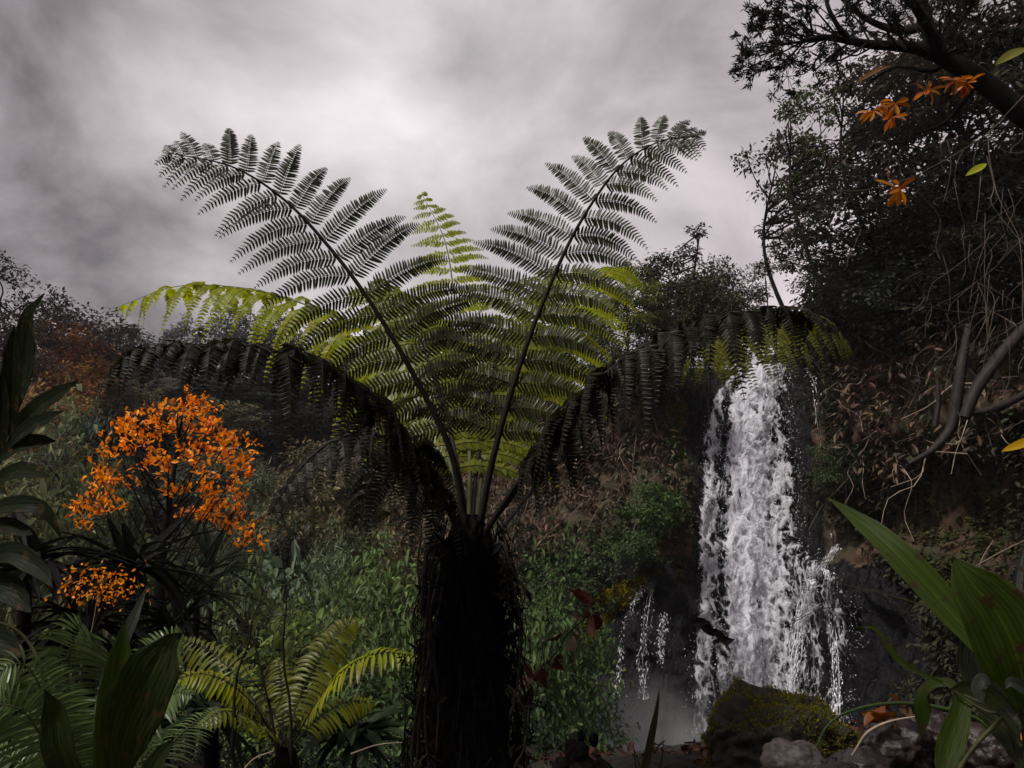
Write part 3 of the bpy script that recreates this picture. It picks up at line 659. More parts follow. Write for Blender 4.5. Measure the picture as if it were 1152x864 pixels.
def tree(key, name, cat, px, pytop, Yd, size, col, label, group=None, bark='bark', sq=1.0, rot=None, z0=None):
    """tree whose top shows at (px, pytop) at distance Yd; its foot is on the ground"""
    h0 = PROT[key][0]; t = at(px, pytop, Yd); gz = float(H(t[0], Yd)) - .3 if z0 is None else z0
    o = empty(name, (t[0], Yd, gz), label, cat, group)
    if key not in USED:
        a = PROT[key][1].build('trunk', M['bark'], o, True); b = PROT[key][2].build('crown', M['tint'], o); USED[key] = (a.data, b.data)
        a.data.materials[0] = M['bark']
    else:
        a = bpy.data.objects.new('trunk', USED[key][0]); b = bpy.data.objects.new('crown', USED[key][1])
        for c in (a, b): COL.objects.link(c); c.parent = o
    a.material_slots[0].link = 'OBJECT'; a.material_slots[0].material = M[bark]
    f_ = 1.5 if group == CR_ else 1.3 if group != WD else (1.9, .7, 1.3, .45, 1.6)[int(px * 7 + pytop * 3) % 5]; b.color = (col[0] * f_ + .002, col[1] * f_ * .97, col[2] * f_, 1)
    s = size / h0; need = t[2] - gz
    if need > size * 1.02:                           # lift: taller bare trunk so that the crown top meets the skyline
        sz = need / h0; o.scale = (s * sq, s * sq, sz)
    else: o.scale = (s * sq, s * sq, max(need, size * .6) / h0)
    o.rotation_euler = (0, 0, (px * .37 + pytop * .11) % 6.28 if rot is None else rot)
    return o
# colours
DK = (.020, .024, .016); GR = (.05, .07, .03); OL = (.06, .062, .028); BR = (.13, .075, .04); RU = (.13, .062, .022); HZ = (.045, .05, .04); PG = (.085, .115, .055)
CR_ = 'dark trees on the high cliff'; WD = 'trees on the far side of the valley'
tree('open', 'tree', 'tree', 22, 296, 34, 7.5, (.016, .016, .014), 'dark open tree standing highest on the skyline above the long-leaved stalk', WD, 'darkbark')
tree('broad', 'tree', 'tree', 88, 342, 40, 8, (.03, .024, .022), 'dark rounded tree behind the rust-topped one on the skyline', WD)
tree('open', 'tree', 'tree', 118, 362, 42, 7, (.028, .024, .022), 'small dark tree at the low end of the skyline row', WD)
tree('broad2', 'tree', 'tree', 68, 362, 36, 6.5, RU, 'tree with bright rust orange top on the skyline', WD)
tree('broad', 'tree', 'tree', 62, 402, 33, 5.5, (.11, .06, .025), 'dull orange brown tree just below the rust-topped one', WD)
tree('broad2', 'tree', 'tree', 40, 440, 29, 5, (.15, .085, .04), 'brownish tree low behind the long dark leaves', WD)
tree('open', 'tree', 'tree', -4, 350, 31, 7, (.03, .025, .02), 'dark tree cut off by the picture edge under the skyline tree', WD)
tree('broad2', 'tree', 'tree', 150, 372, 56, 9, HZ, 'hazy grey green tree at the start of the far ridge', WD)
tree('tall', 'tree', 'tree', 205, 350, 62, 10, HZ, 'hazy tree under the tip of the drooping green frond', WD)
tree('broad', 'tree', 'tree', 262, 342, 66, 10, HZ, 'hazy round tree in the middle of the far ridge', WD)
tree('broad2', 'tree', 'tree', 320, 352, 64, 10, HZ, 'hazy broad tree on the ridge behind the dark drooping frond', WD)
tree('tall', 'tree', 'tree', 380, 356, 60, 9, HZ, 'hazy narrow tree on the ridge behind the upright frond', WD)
tree('broad', 'tree', 'tree', 440, 372, 52, 9, (.04, .045, .03), 'hazy tree glimpsed between the two upright frond stalks', WD)
tree('broad2', 'tree', 'tree', 590, 375, 46, 8, (.04, .045, .03), 'shaded tree glimpsed behind the second upright stalk', WD)
tree('broad', 'tree', 'tree', 135, 425, 38, 6, (.085, .075, .045), 'olive brown tree behind the tip of the dark drooping frond', WD)
tree('feather', 'tree', 'tree', 96, 455, 22, 4.6, (.04, .062, .04), 'green feathery tree between the long dark leaves and the orange tree', WD)
tree('bush', 'bush', 'bush', 60, 500, 17, 3.2, (.06, .075, .035), 'tangled olive bush below the green feathery tree', WD)
tree('bush', 'bush', 'bush', 110, 560, 15, 2.6, (.03, .04, .018), 'dark bush at the foot of the orange tree', WD)
tree('broad2', 'tree', 'tree', 45, 425, 25, 4.5, (.10, .07, .03), 'brown tree with thin foliage just above the tangled olive bush', WD)
tree('tall', 'tree', 'tree', 298, 440, 40, 9, (.022, .028, .026), 'blackish green conifer-like tree under the drooping fronds', WD, 'darkbark', sq=1.5)
tree('tall', 'tree', 'tree', 335, 470, 38, 8, (.022, .028, .024), 'second blackish green tree next to the conifer-like one', WD, 'darkbark', sq=1.4)
tree('broad', 'tree', 'tree', 272, 548, 27, 4.2, (.12, .09, .035), 'yellow brown tree beside the orange tree', WD)
tree('feather', 'tree', 'tree', 322, 560, 28, 4.5, (.035, .05, .035), 'dark green feathery tree next to the yellow brown tree', WD)
tree('lofty', 'tree', 'tree', 366, 495, 27, 7.5, (.10, .085, .05), 'tall brownish tree with a pale bare trunk across the valley', WD, 'palebark', sq=.8)
tree('lofty', 'tree', 'tree', 412, 520, 29, 7, (.05, .045, .03), 'thin brown grey tree between the pale trunk and the tree fern', WD, 'palebark')
tree('broad', 'tree', 'tree', 226, 585, 21, 3.4, (.05, .055, .03), 'dull green tree behind the black trunk of the orange tree', WD)
tree('feather', 'tree', 'tree', 372, 612, 19, 3.6, (.075, .10, .055), 'pale green feathery tree with thin vines hanging under it', WD)
tree('bigleaf', 'shrub', 'shrub', 318, 626, 15, 2.9, (.07, .095, .06), 'shrub of broad pale green leaves behind the bare upright stem', WD, sq=1.1)
tree('bigleaf', 'shrub', 'shrub', 332, 588, 21, 2.6, (.10, .13, .09), 'pale large-leaved treetop just above the broad-leaved shrub', WD)
tree('bush2', 'bush', 'bush', 440, 640, 15, 2.4, (.055, .085, .03), 'green bush beside the hanging roots of the tree fern', WD)
tree('bush', 'bush', 'bush', 400, 690, 12, 2.2, (.05, .07, .03), 'low green bush above the lit fern frond', WD)
tree('bush2', 'bush', 'bush', 355, 705, 10.5, 1.9, (.09, .125, .04), 'lighter green bush behind the small yellow green fern', WD)
tree('bush', 'bush', 'bush', 250, 665, 12.5, 2.3, (.035, .05, .022), 'dark green bush behind the small fern and the spiky rosette', WD)
tree('bush2', 'bush', 'bush', 430, 770, 9.5, 1.5, (.035, .06, .022), 'small leafy bush under the lit frond by the fern roots', WD)
tree('bush', 'bush', 'bush', 640, 640, 21, 2.6, (.05, .085, .03), 'bright green bush on the slope below the dead leaves', 'bushes near the waterfall')
tree('bush2', 'bush', 'bush', 600, 690, 18, 2.4, (.05, .08, .03), 'green bush just beside the tree fern trunk toward the waterfall', 'bushes near the waterfall')
tree('bush2', 'bush', 'bush', 735, 545, 24.6, 1.5, (.05, .085, .028), 'small green bush clinging to the cliff beside the white water', 'bushes near the waterfall', z0=at(735, 600, 24.6)[2])
tree('bush2', 'bush', 'bush', 715, 600, 24.2, 1.2, (.045, .075, .028), 'leafy bush on the brown rock above the wet black rock', 'bushes near the waterfall', z0=at(715, 640, 24.2)[2])
tree('bush', 'bush', 'bush', 946, 480, 22.6, 1.5, (.04, .062, .024), 'green bush on the far bank of the waterfall under the fern tip', 'bushes near the waterfall', z0=at(946, 560, 22.6)[2])
tree('feather', 'tree', 'tree', 300, 525, 24, 4.2, (.05, .062, .035), 'muted green tree touching the lower edge of the orange crown', WD)
tree('lofty', 'tree', 'tree', 345, 530, 22, 5.0, (.085, .08, .04), 'olive tree on a thin pale trunk below the dark hanging frond', WD, 'palebark')
tree('broad2', 'tree', 'tree', 392, 575, 21, 3.6, (.045, .06, .03), 'dense mid green tree between the two olive trees of the valley', WD)
tree('lofty', 'tree', 'tree', 455, 545, 25, 5.0, (.07, .06, .035), 'brownish thin-trunked tree partly behind the fern crown stalks', WD, 'palebark')
tree('broad', 'tree', 'tree', 255, 500, 30, 5.5, (.05, .055, .035), 'shaded round tree seen through the gaps of the orange crown', WD)
tree('lofty', 'tree', 'tree', 245, 470, 34, 7.5, (.07, .07, .04), 'grey green tree on a bare trunk behind the orange tree', WD, 'palebark')
tree('broad', 'tree', 'tree', 425, 590, 22, 3.6, (.09, .085, .04), 'olive brown tree nearest the tree fern crown on the valley side', WD)
tree('feather', 'tree', 'tree', 270, 612, 17, 3.2, (.05, .06, .035), 'dim feathery tree between the spiky rosette and the broad-leaved shrub', WD)
tree('broad', 'tree', 'tree', 350, 655, 14, 2.4, (.055, .075, .03), 'round green tree below the pale hanging vines', WD)
tree('bush', 'bush', 'bush', 285, 690, 12, 2.0, (.07, .09, .035), 'yellowish bush behind the crossing reddish stem', WD)
tree('bush', 'bush', 'bush', 400, 745, 9.5, 1.5, (.04, .06, .025), 'dim bush under the brightest fern frond', WD)
tree('bush2', 'bush', 'bush', 20, 560, 13, 2.6, (.06, .07, .035), 'olive bush seen through the ginger leaves', WD)
# cliff top
CT = 'trees on top of the cliff'
tree('slim', 'tree', 'tree', 757, 256, 30, 6.5, (.02, .024, .016), 'slender dark tree rising highest behind the cliff edge', CT, 'darkbark', z0=6, sq=1.3)
tree('slim', 'tree', 'tree', 722, 280, 31, 6.5, (.024, .03, .018), 'second slender dark tree close beside the highest one', CT, 'darkbark', z0=6, sq=1.3)
tree('feather', 'tree', 'tree', 700, 296, 27, 4.5, (.10, .12, .03), 'yellowish green feathery tree behind the upright frond', CT, z0=6)
tree('broad', 'tree', 'tree', 790, 286, 29.5, 5.2, (.022, .026, .015), 'full dark tree between the slender trees and the waterfall lip', CT, 'darkbark', z0=6, sq=.8)
tree('broad2', 'tree', 'tree', 800, 300, 28.5, 4.6, (.035, .04, .018), 'wide low dark green tree on the cliff edge', CT, z0=5.8, sq=.9)
tree('open', 'tree', 'tree', 838, 300, 30, 5, (.03, .035, .018), 'open tree over the lip of the waterfall', CT, z0=6.3, sq=.8)
tree('broad', 'tree', 'tree', 660, 340, 29, 4.5, (.06, .075, .025), 'olive tree at the low end of the cliff top', CT, z0=5.2)
tree('broad', 'tree', 'tree', 750, 345, 27.6, 3.0, (.04, .05, .022), 'dense bushy tree just above the drooping frond', CT, z0=6)
tree('bush', 'bush', 'bush', 700, 395, 26, 2.0, (.03, .04, .02), 'dark bush hanging over the cliff behind the drooping frond', CT, z0=at(700, 450, 26)[2])
tree('bush', 'bush', 'bush', 762, 400, 25.2, 1.8, (.026, .036, .018), 'dark bush on the cliff right above the white water', CT, z0=at(762, 445, 25.2)[2])
CR_ = 'dark trees on the high cliff'
tree('open', 'tree', 'tree', 893, 138, 23, 7.0, (.030, .026, .020), 'rounded purplish tree crown standing out against the sky', CR_, 'darkbark', z0=6.5, sq=.8)
tree('open', 'tree', 'tree', 925, 92, 21, 7.0, (.036, .048, .018), 'green tree just above the rounded purplish crown', CR_, 'darkbark', z0=7, sq=.75)
tree('open', 'tree', 'tree', 905, 238, 22.5, 4.5, (.030, .026, .018), 'brownish tree leaning over the waterfall below the rounded crown', CR_, 'darkbark', z0=6.5, sq=1.0)
tree('open', 'tree', 'tree', 985, 60, 19, 8.5, (.034, .03, .020), 'airy tree behind the orange leaves, sky showing through it', CR_, 'darkbark', z0=7.5, sq=.6)
tree('broad', 'tree', 'tree', 1060, 30, 18, 8.5, (.030, .027, .020), 'dense tree behind the thick slanting trunk', CR_, 'darkbark', z0=7.5, sq=.8)
tree('feather', 'tree', 'tree', 1115, -40, 15.5, 9.5, (.032, .030, .020), 'tall feathery tree leaving the picture at its top corner', CR_, 'darkbark', z0=7.5, sq=.7)
tree('broad2', 'tree', 'tree', 985, 190, 19, 5.2, (.020, .024, .018), 'blackish tree behind the hanging rosette of orange leaves', CR_, 'darkbark', z0=6.5, sq=1.0)
tree('broad', 'tree', 'tree', 1090, 170, 16, 5.0, (.016, .018, .013), 'very dark tree behind the pale hanging vines', CR_, 'darkbark', z0=6.5, sq=1.0)
tree('bush', 'bush', 'bush', 960, 285, 20.5, 2.8, (.026, .028, .020), 'dark bush on the cliff above the green frond tip', CR_, z0=at(960, 370, 20.5)[2])
tree('bush2', 'bush', 'bush', 1020, 300, 18.4, 2.5, (.020, .026, .018), 'shaded bush between the frond tip and the bent roots', CR_, z0=at(1020, 380, 18.4)[2])
tree('bush', 'bush', 'bush', 1110, 260, 15.5, 2.6, (.020, .020, .014), 'shaded bush right behind the spray of pale vines', CR_, z0=at(1110, 350, 15.5)[2])
# unseen trees added above and behind the viewer to shade the near plants
for k, (x, y, s, lb) in enumerate([(-5, -9, 13, 'tall unseen shade tree added behind the viewer over the ginger stalk side'), (5, -7, 13, 'tall unseen shade tree added behind the viewer over the grassy side'), (0, -12, 15, 'tallest unseen shade tree added straight behind the viewer'), (-12, 1, 10, 'unseen shade tree added beside the viewer out of the picture'), (-15, -8, 13, 'unseen shade tree added far behind the viewer')]):
    h0 = PROT['broad2'][0]; o = empty('tree', (x, y, -.5), lb, 'tree', 'added shade trees behind the viewer')
    for d_, nm in zip(USED['broad2'], ('trunk', 'crown')):
        c = bpy.data.objects.new(nm, d_); COL.objects.link(c); c.parent = o
        if nm == 'crown': c.color = (*DK, 1)
    o.scale = (s / h0 * 1.2,) * 2 + (s / h0,); o.rotation_euler = (0, 0, k * 1.3)

# ------------------------------------------------------------------ orange tree
def orange_tree():
    Yd = 9.0; base = at(178, 735, Yd); base[2] = float(H(base[0], Yd)) - .1
    o = empty('orange_tree', base, 'small tree covered in bright orange leaves on a black trunk', 'tree')
    tb, cb = MB(), MB(); r = np.random.default_rng(5)
    A = lambda px, py, dy=0: at(px, py, Yd + dy) - base
    trunk = catmull([[0, 0, -.2], A(178, 700), A(182, 620), A(192, 560), A(200, 500), A(205, 470)], 30); tube(tb, trunk, [.17, .15, .10, .045, .03, .012], 9)
    tips = [(150, 475), (170, 462), (200, 458), (222, 455), (240, 462), (145, 500), (175, 490), (205, 485), (235, 490), (255, 500), (160, 520), (190, 515), (222, 520), (250, 525), (270, 530), (130, 540), (112, 536),
            (215, 550), (245, 552), (275, 560), (120, 572), (95, 572), (230, 575), (258, 592), (280, 604), (262, 578), (240, 570), (140, 490), (262, 512), (135, 515), (215, 470), (110, 560), (180, 475), (228, 505)]
    for (px, py) in tips:
        dy = r.uniform(-.65, .65); tip = A(px, py, dy); t = int(np.clip(30 - (720 - (py + 35)) / 260 * 0 - (700 - min(py + abs(px - 195) * .45 + 18, 640)) / 8, 9, 28))
        t = int(np.interp(min(py + abs(px - 195) * .35 + 12, 640), [480, 640], [27, 12])); b0 = trunk[t]
        tube(tb, catmull([b0, (b0 + tip) / 2 + [0, 0, -.05], tip], 8), [.014, .004], 4)
        n = 7; sub = tip + r.normal(size=(n, 3)) * [.11, .11, .07]
        for s in sub: tube(tb, [tip, s], .003, 3)
        B = np.repeat(sub, 7, 0) + r.normal(size=(n * 7, 3)) * .035
        D = nz(r.normal(size=(n * 7, 3)) + nz(B - b0) * .8 + [0, 0, .2]); blades(cb, B, D, nz(r.normal(size=(n * 7, 3)) + [0, -.4, .7]), r.uniform(.045, .095, n * 7), r.uniform(.024, .046, n * 7), 'obov', 4, .15)
    # darker shoots low on the stem
    tb.build('trunk', M['darkbark'], o, True); cb.build('crown', M['orange'], o)
orange_tree()
def orange_bush():
    Yd = 5.0; base = at(95, 800, Yd); base[2] = float(H(base[0], Yd)); r = np.random.default_rng(6)
    o = empty('orange_sapling', base, 'low sapling with a small cluster of orange leaves below the orange tree', 'sapling'); tb, cb = MB(), MB()
    A = lambda px, py, dy=0: at(px, py, Yd + dy) - base
    tr_ = catmull([[0, 0, -.1], A(98, 720), A(105, 680), A(112, 650)], 14); tube(tb, tr_, [.02, .006], 5)
    for (px, py) in [(90, 665), (100, 650), (112, 643), (128, 648), (140, 655), (118, 662), (105, 668), (126, 672), (84, 658)]:
        tip = A(px, py, r.uniform(-.25, .25)); tube(tb, catmull([tr_[9], tip], 5), [.007, .003], 3)
        B = tip + r.normal(size=(26, 3)) * [.075, .07, .04]; D = nz(r.normal(size=(26, 3)) + [0, 0, -.2]); blades(cb, B, D, nz(r.normal(size=(26, 3)) + [0, -.4, .7]), r.uniform(.02, .042, 26), r.uniform(.012, .021, 26), 'obov', 4, .15)
    tb.build('stem', M['darkbark'], o, True); cb.build('foliage', M['orange'], o)
orange_bush()

# ------------------------------------------------------------------ tree fern
def frond(parent, org, path, mat, label=None, start=.3, n=22, Lmax=.42, droop=.6, lean=(.25, .9), nrm=(0, -1, .35), K=22, pl=.036, prof=None, r0=.011, seed=0, stalkmat='stalk', curl=.25, simple=0, wide=.27, yaw=0., name='frond', asym=1.0, jit=.06, pw=1.2, split=0., lift=0., up=(1., 1.)):
    """a frond: blade mesh with its stalk as a child; pinnae on both sides of the rachis, leaflets on both sides of each pinna"""
    r = np.random.default_rng(seed + 100); P = catmull(path, 90) - org; T = nz(np.gradient(P, axis=0)); bm, sm = MB(), MB()
    tube(sm, P, [r0, r0 * .75, r0 * .45, r0 * .12], 7)
    prof = prof or (lambda t: min(1, .62 + 1.3 * t) * (1 - t ** 2.6) ** .75 + .02)
    nrm = np.asarray(nrm, float)
    for i in range(n):
        t = (i + .3) / n; q = start + (1 - start) * (1 - (1 - t) ** pw); f = q * 89; a = int(f); b = min(a + 1, 89); p0 = P[a] + (P[b] - P[a]) * (f - a); tt = T[a]
        Nn = nrm - tt * (nrm @ tt); Nn = nz(Nn); S = np.cross(tt, Nn)
        Lp = Lmax * prof(t) * (r.uniform(.72, 1.15) if lift > .3 else r.uniform(.93, 1.05))
        for sd_ in (-1, 1):
            low = (S[2] * sd_ < 0); an = lean[0] + (lean[1] - lean[0]) * t ** 1.5 + r.normal() * jit + (split if low else -split * .5)
            d0 = nz(S * sd_ * math.cos(an) + tt * math.sin(an) + Nn * (yaw + r.normal() * (.10 + .25 * (lift > 0))) + np.array([0, 0, lift * r.uniform(.3, 1.9) if lift else 0])); Lq = Lp * (asym if sd_ > 0 else 1)
            m_ = 14; u = np.linspace(0, 1, m_)[:, None]; dr = droop * r.uniform(.8, 1.2) * (1 if low else up[0]); Lq = Lq * (1 if low else up[1])
            C = p0 + d0 * Lq * u + np.array([0, 0, -1.]) * Lq * dr * u ** 2
            C = p0 + (C - p0) * (1 / (1 + .35 * dr * u))
            if simple:
                Sx = np.cross(d0, Nn); wv = simple * (.6 + .4 * prof(t)); Tn = nz(C[-1] - C[0])
                bigleaf(bm, C[[0, 4, 9, 13]], wv, 'lance', Nn * (1 if sd_ > 0 else 1) + [0, 0, .2], .25, 6, 2); continue
            tube(sm, C, [.0022, .0007], 3)
            k = max(6, int(K * (Lq / Lmax) ** .8)); uu = (np.arange(k) + .8) / (k + .6); fi = uu * (m_ - 1); ia = np.minimum(fi.astype(int), m_ - 2); pb = C[ia] + (C[ia + 1] - C[ia]) * (fi - ia)[:, None]
            tg = nz(np.gradient(C, axis=0))[ia]; n2 = nz(Nn - tg * (tg @ Nn)[:, None]); s2 = np.cross(tg, n2)
            pll = pl * (.45 + .55 * Lq / Lmax) * np.minimum(1, .72 + uu * 1.4) * (1 - uu ** 1.7) ** .8 + .004
            for s_ in (-1, 1):
                hexes(bm, pb, s2 * s_ * .93 + tg * .36 + n2 * r.normal(size=(k, 1)) * .10, n2 + r.normal(size=(k, 3)) * .12, pll * r.uniform(.92, 1.06, k), np.minimum(pll * wide, .0105 if wide < .4 else .03) + .0012, 0, curl)
    bo = bm.build(name, mat, parent); so_ = sm.build('stalk', M[stalkmat], bo, True)
    if label: bo['label'] = label
    return bo
UP = lambda t: (1 - t) ** .72 * min(1, .8 + t) * .98 + .07
HANG = lambda t: (1.35 - .6 * t) * (1 - t ** 6) ** .5 + .02
FY = 3.4; cr_top = at(528, 592, FY)
org = np.array([cr_top[0], FY, float(H(cr_top[0], FY))])
tf = empty('tree_fern', org, 'tall tree fern with black trunk and arching fronds against the sky', 'tree fern')
def W(*pts): return [at(*p) for p in pts]
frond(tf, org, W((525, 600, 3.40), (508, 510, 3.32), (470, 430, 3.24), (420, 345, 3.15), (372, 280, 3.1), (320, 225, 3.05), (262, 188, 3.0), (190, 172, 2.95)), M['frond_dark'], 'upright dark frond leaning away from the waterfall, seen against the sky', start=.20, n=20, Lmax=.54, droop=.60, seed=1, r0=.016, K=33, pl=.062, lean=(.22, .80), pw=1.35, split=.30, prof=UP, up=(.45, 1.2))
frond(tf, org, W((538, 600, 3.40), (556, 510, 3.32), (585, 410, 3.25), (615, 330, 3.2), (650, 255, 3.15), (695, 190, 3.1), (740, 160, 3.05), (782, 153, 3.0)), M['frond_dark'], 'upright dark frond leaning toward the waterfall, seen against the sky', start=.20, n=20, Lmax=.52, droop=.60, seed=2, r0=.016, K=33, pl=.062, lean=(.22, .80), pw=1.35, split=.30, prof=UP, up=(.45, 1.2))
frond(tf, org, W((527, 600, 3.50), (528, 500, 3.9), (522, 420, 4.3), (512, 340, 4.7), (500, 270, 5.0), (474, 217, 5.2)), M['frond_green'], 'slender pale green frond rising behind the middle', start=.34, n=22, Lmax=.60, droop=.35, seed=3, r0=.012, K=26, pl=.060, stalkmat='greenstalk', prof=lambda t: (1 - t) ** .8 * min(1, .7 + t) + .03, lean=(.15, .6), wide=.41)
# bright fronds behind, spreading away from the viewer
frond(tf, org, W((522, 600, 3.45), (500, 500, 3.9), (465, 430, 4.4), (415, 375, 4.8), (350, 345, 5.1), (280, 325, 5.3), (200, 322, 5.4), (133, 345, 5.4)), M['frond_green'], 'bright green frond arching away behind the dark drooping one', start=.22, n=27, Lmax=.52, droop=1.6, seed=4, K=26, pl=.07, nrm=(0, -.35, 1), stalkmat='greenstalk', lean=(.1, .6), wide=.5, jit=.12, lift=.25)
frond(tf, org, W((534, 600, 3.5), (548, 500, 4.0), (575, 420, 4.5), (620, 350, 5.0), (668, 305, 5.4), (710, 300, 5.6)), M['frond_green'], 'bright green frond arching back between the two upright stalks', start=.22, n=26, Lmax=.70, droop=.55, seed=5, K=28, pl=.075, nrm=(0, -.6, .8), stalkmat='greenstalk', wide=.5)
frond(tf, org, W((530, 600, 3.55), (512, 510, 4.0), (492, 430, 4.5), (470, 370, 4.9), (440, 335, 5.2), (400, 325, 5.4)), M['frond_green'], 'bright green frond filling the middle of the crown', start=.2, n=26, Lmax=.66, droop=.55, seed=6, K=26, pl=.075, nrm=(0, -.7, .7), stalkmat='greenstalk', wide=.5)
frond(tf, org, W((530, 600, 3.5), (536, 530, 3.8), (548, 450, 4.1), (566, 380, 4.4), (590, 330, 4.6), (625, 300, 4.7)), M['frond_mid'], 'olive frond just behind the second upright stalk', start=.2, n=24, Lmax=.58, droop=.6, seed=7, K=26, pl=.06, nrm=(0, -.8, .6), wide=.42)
frond(tf, org, W((526, 600, 3.5), (516, 530, 3.75), (500, 460, 4.0), (480, 400, 4.25), (455, 350, 4.4), (425, 315, 4.5)), M['frond_mid'], 'olive frond just behind the first upright stalk', start=.2, n=24, Lmax=.54, droop=.6, seed=8, K=26, pl=.06, nrm=(0, -.8, .6), wide=.42)
# dark drooping fronds in front
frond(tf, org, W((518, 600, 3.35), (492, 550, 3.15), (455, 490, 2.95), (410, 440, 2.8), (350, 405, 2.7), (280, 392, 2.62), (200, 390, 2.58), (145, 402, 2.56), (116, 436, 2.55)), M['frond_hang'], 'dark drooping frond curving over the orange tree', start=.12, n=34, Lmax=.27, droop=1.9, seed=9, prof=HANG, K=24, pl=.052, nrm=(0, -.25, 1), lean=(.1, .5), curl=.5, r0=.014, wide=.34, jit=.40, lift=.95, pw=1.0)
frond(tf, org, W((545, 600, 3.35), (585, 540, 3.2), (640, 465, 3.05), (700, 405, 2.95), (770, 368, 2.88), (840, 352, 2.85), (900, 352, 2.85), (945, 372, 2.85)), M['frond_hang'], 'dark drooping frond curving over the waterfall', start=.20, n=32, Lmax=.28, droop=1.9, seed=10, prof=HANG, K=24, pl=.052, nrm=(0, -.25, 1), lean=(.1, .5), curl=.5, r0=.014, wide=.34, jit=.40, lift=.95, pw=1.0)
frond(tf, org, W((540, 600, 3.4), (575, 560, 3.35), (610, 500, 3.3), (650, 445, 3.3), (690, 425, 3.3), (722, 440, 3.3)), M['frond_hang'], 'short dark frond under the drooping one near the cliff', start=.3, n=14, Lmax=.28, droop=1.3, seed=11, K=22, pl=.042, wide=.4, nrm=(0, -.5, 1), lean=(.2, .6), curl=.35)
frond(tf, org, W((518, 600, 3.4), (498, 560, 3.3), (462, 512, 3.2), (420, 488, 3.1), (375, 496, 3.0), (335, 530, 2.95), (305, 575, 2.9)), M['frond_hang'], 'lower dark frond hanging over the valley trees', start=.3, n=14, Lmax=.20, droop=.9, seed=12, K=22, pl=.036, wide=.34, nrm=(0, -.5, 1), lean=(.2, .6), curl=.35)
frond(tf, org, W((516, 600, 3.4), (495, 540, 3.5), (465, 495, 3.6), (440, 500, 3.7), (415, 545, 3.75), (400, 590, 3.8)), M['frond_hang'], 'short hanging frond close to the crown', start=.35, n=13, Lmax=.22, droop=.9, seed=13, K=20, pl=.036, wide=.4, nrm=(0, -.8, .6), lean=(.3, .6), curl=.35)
frond(tf, org, W((560, 600, 3.5), (610, 540, 4.2), (700, 450, 5.0), (800, 385, 5.6), (880, 352, 5.9), (930, 358, 6.0), (958, 392, 6.0)), M['frond_olive'], 'olive green frond whose lit tip hangs beside the waterfall top', start=.62, n=24, Lmax=.46, droop=1.5, seed=14, K=28, pl=.06, nrm=(0, -.4, 1), lean=(.3, .7), wide=.5)
# trunk
mb = MB(); n_r, n_t = 64, 110; zt = cr_top[2] + .05 - org[2]
u = np.linspace(0, 1, n_t); th = np.arange(n_r) / n_r * 2 * PI
rad = np.interp(u, [0, .3, .6, .85, .95, 1], [.178, .165, .148, .120, .085, .03])
UU, TH = np.meshgrid(u, th, indexing='ij'); base_ = np.stack([np.cos(TH) * 2, np.sin(TH) * 2, UU * 14], -1)
RR = rad[:, None] * (1 + .45 * fbm(base_ * 2.2, 4)) + .02 * np.sin(TH * 7 + UU * 60) 
mb.add(np.stack([RR * np.cos(TH), RR * np.sin(TH), UU * (zt + .15) - .15], -1), np.stack([(np.arange(n_t - 1)[:, None] * n_r + np.arange(n_r)), (np.arange(n_t - 1)[:, None] * n_r + (np.arange(n_r) + 1) % n_r), (np.arange(1, n_t)[:, None] * n_r + (np.arange(n_r) + 1) % n_r), (np.arange(1, n_t)[:, None] * n_r + np.arange(n_r))], -1).reshape(-1, 4))
r = np.random.default_rng(21)
for k in range(150):   # stubs of old leaf stalks
    a = r.uniform(0, 2 * PI); z_ = r.uniform(0, zt - .05); rr = np.interp(z_ / zt, [0, .3, .6, .85, 1], [.22, .2, .18, .16, .1]); p0 = np.array([math.cos(a) * rr, math.sin(a) * rr, z_]); d = np.array([math.cos(a), math.sin(a), .9])
    tube(mb, catmull([p0, p0 + d * .03, p0 + d * r.uniform(.04, .09) + [0, 0, -.01]], 5), [.013, .004], 5)
mb.build('trunk', M['fernbark'], tf, True)
mb = MB()
for k in range(600):   # fibrous roots and hanging scales
    a = r.uniform(0, 2 * PI); z_ = r.uniform(.1, zt); rr = np.interp(z_ / zt, [0, .3, .6, .85, 1], [.23, .21, .185, .165, .12]); p0 = np.array([math.cos(a) * rr, math.sin(a) * rr, z_]); l = r.uniform(.08, .6)
    o_ = np.array([math.cos(a), math.sin(a), 0]) * r.uniform(.01, .08)
    tube(mb, catmull([p0, p0 + o_ + [0, 0, -.3 * l], p0 + o_ * .9 + r.normal(size=3) * .02 + [0, 0, -.7 * l], p0 + o_ * .3 + r.normal(size=3) * .03 + [0, 0, -l]], 7), [.003, .0012], 3)
o = mb.build('root_fibre', M['fernbark'], tf, True); o['kind'] = 'stuff'
def hanging(path, rad, nm='hanging_root', leafy=0, seed=0):
    r = np.random.default_rng(seed); mb = MB(); P_ = catmull([at(*p) - org for p in path], 24); tube(mb, P_, rad, 5)
    if leafy:
        k = r.integers(4, 24, leafy); B = P_[k]; blades(mb, B, nz(r.normal(size=(leafy, 3)) * [1, .6, .6] + [0, 0, -.8]), rdir(leafy, r), r.uniform(.03, .09, leafy), r.uniform(.01, .024, leafy), 'lance', 4, r.uniform(-.3, .9, leafy))
    return mb.build(nm, M['stalk'], tf, True)
hanging([(500, 612, 3.3), (482, 618, 3.2), (478, 640, 3.15), (474, 690, 3.15)], [.014, .006], 'dead_stalk', 16, 1)
hanging([(500, 625, 3.3), (488, 640, 3.2), (480, 700, 3.2), (474, 780, 3.2), (468, 870, 3.2)], [.008, .005], 'hanging_root', 10, 2)
hanging([(496, 640, 3.3), (484, 690, 3.2), (486, 740, 3.2), (478, 800, 3.2), (484, 880, 3.2)], [.006, .006], 'hanging_root', 6, 3)
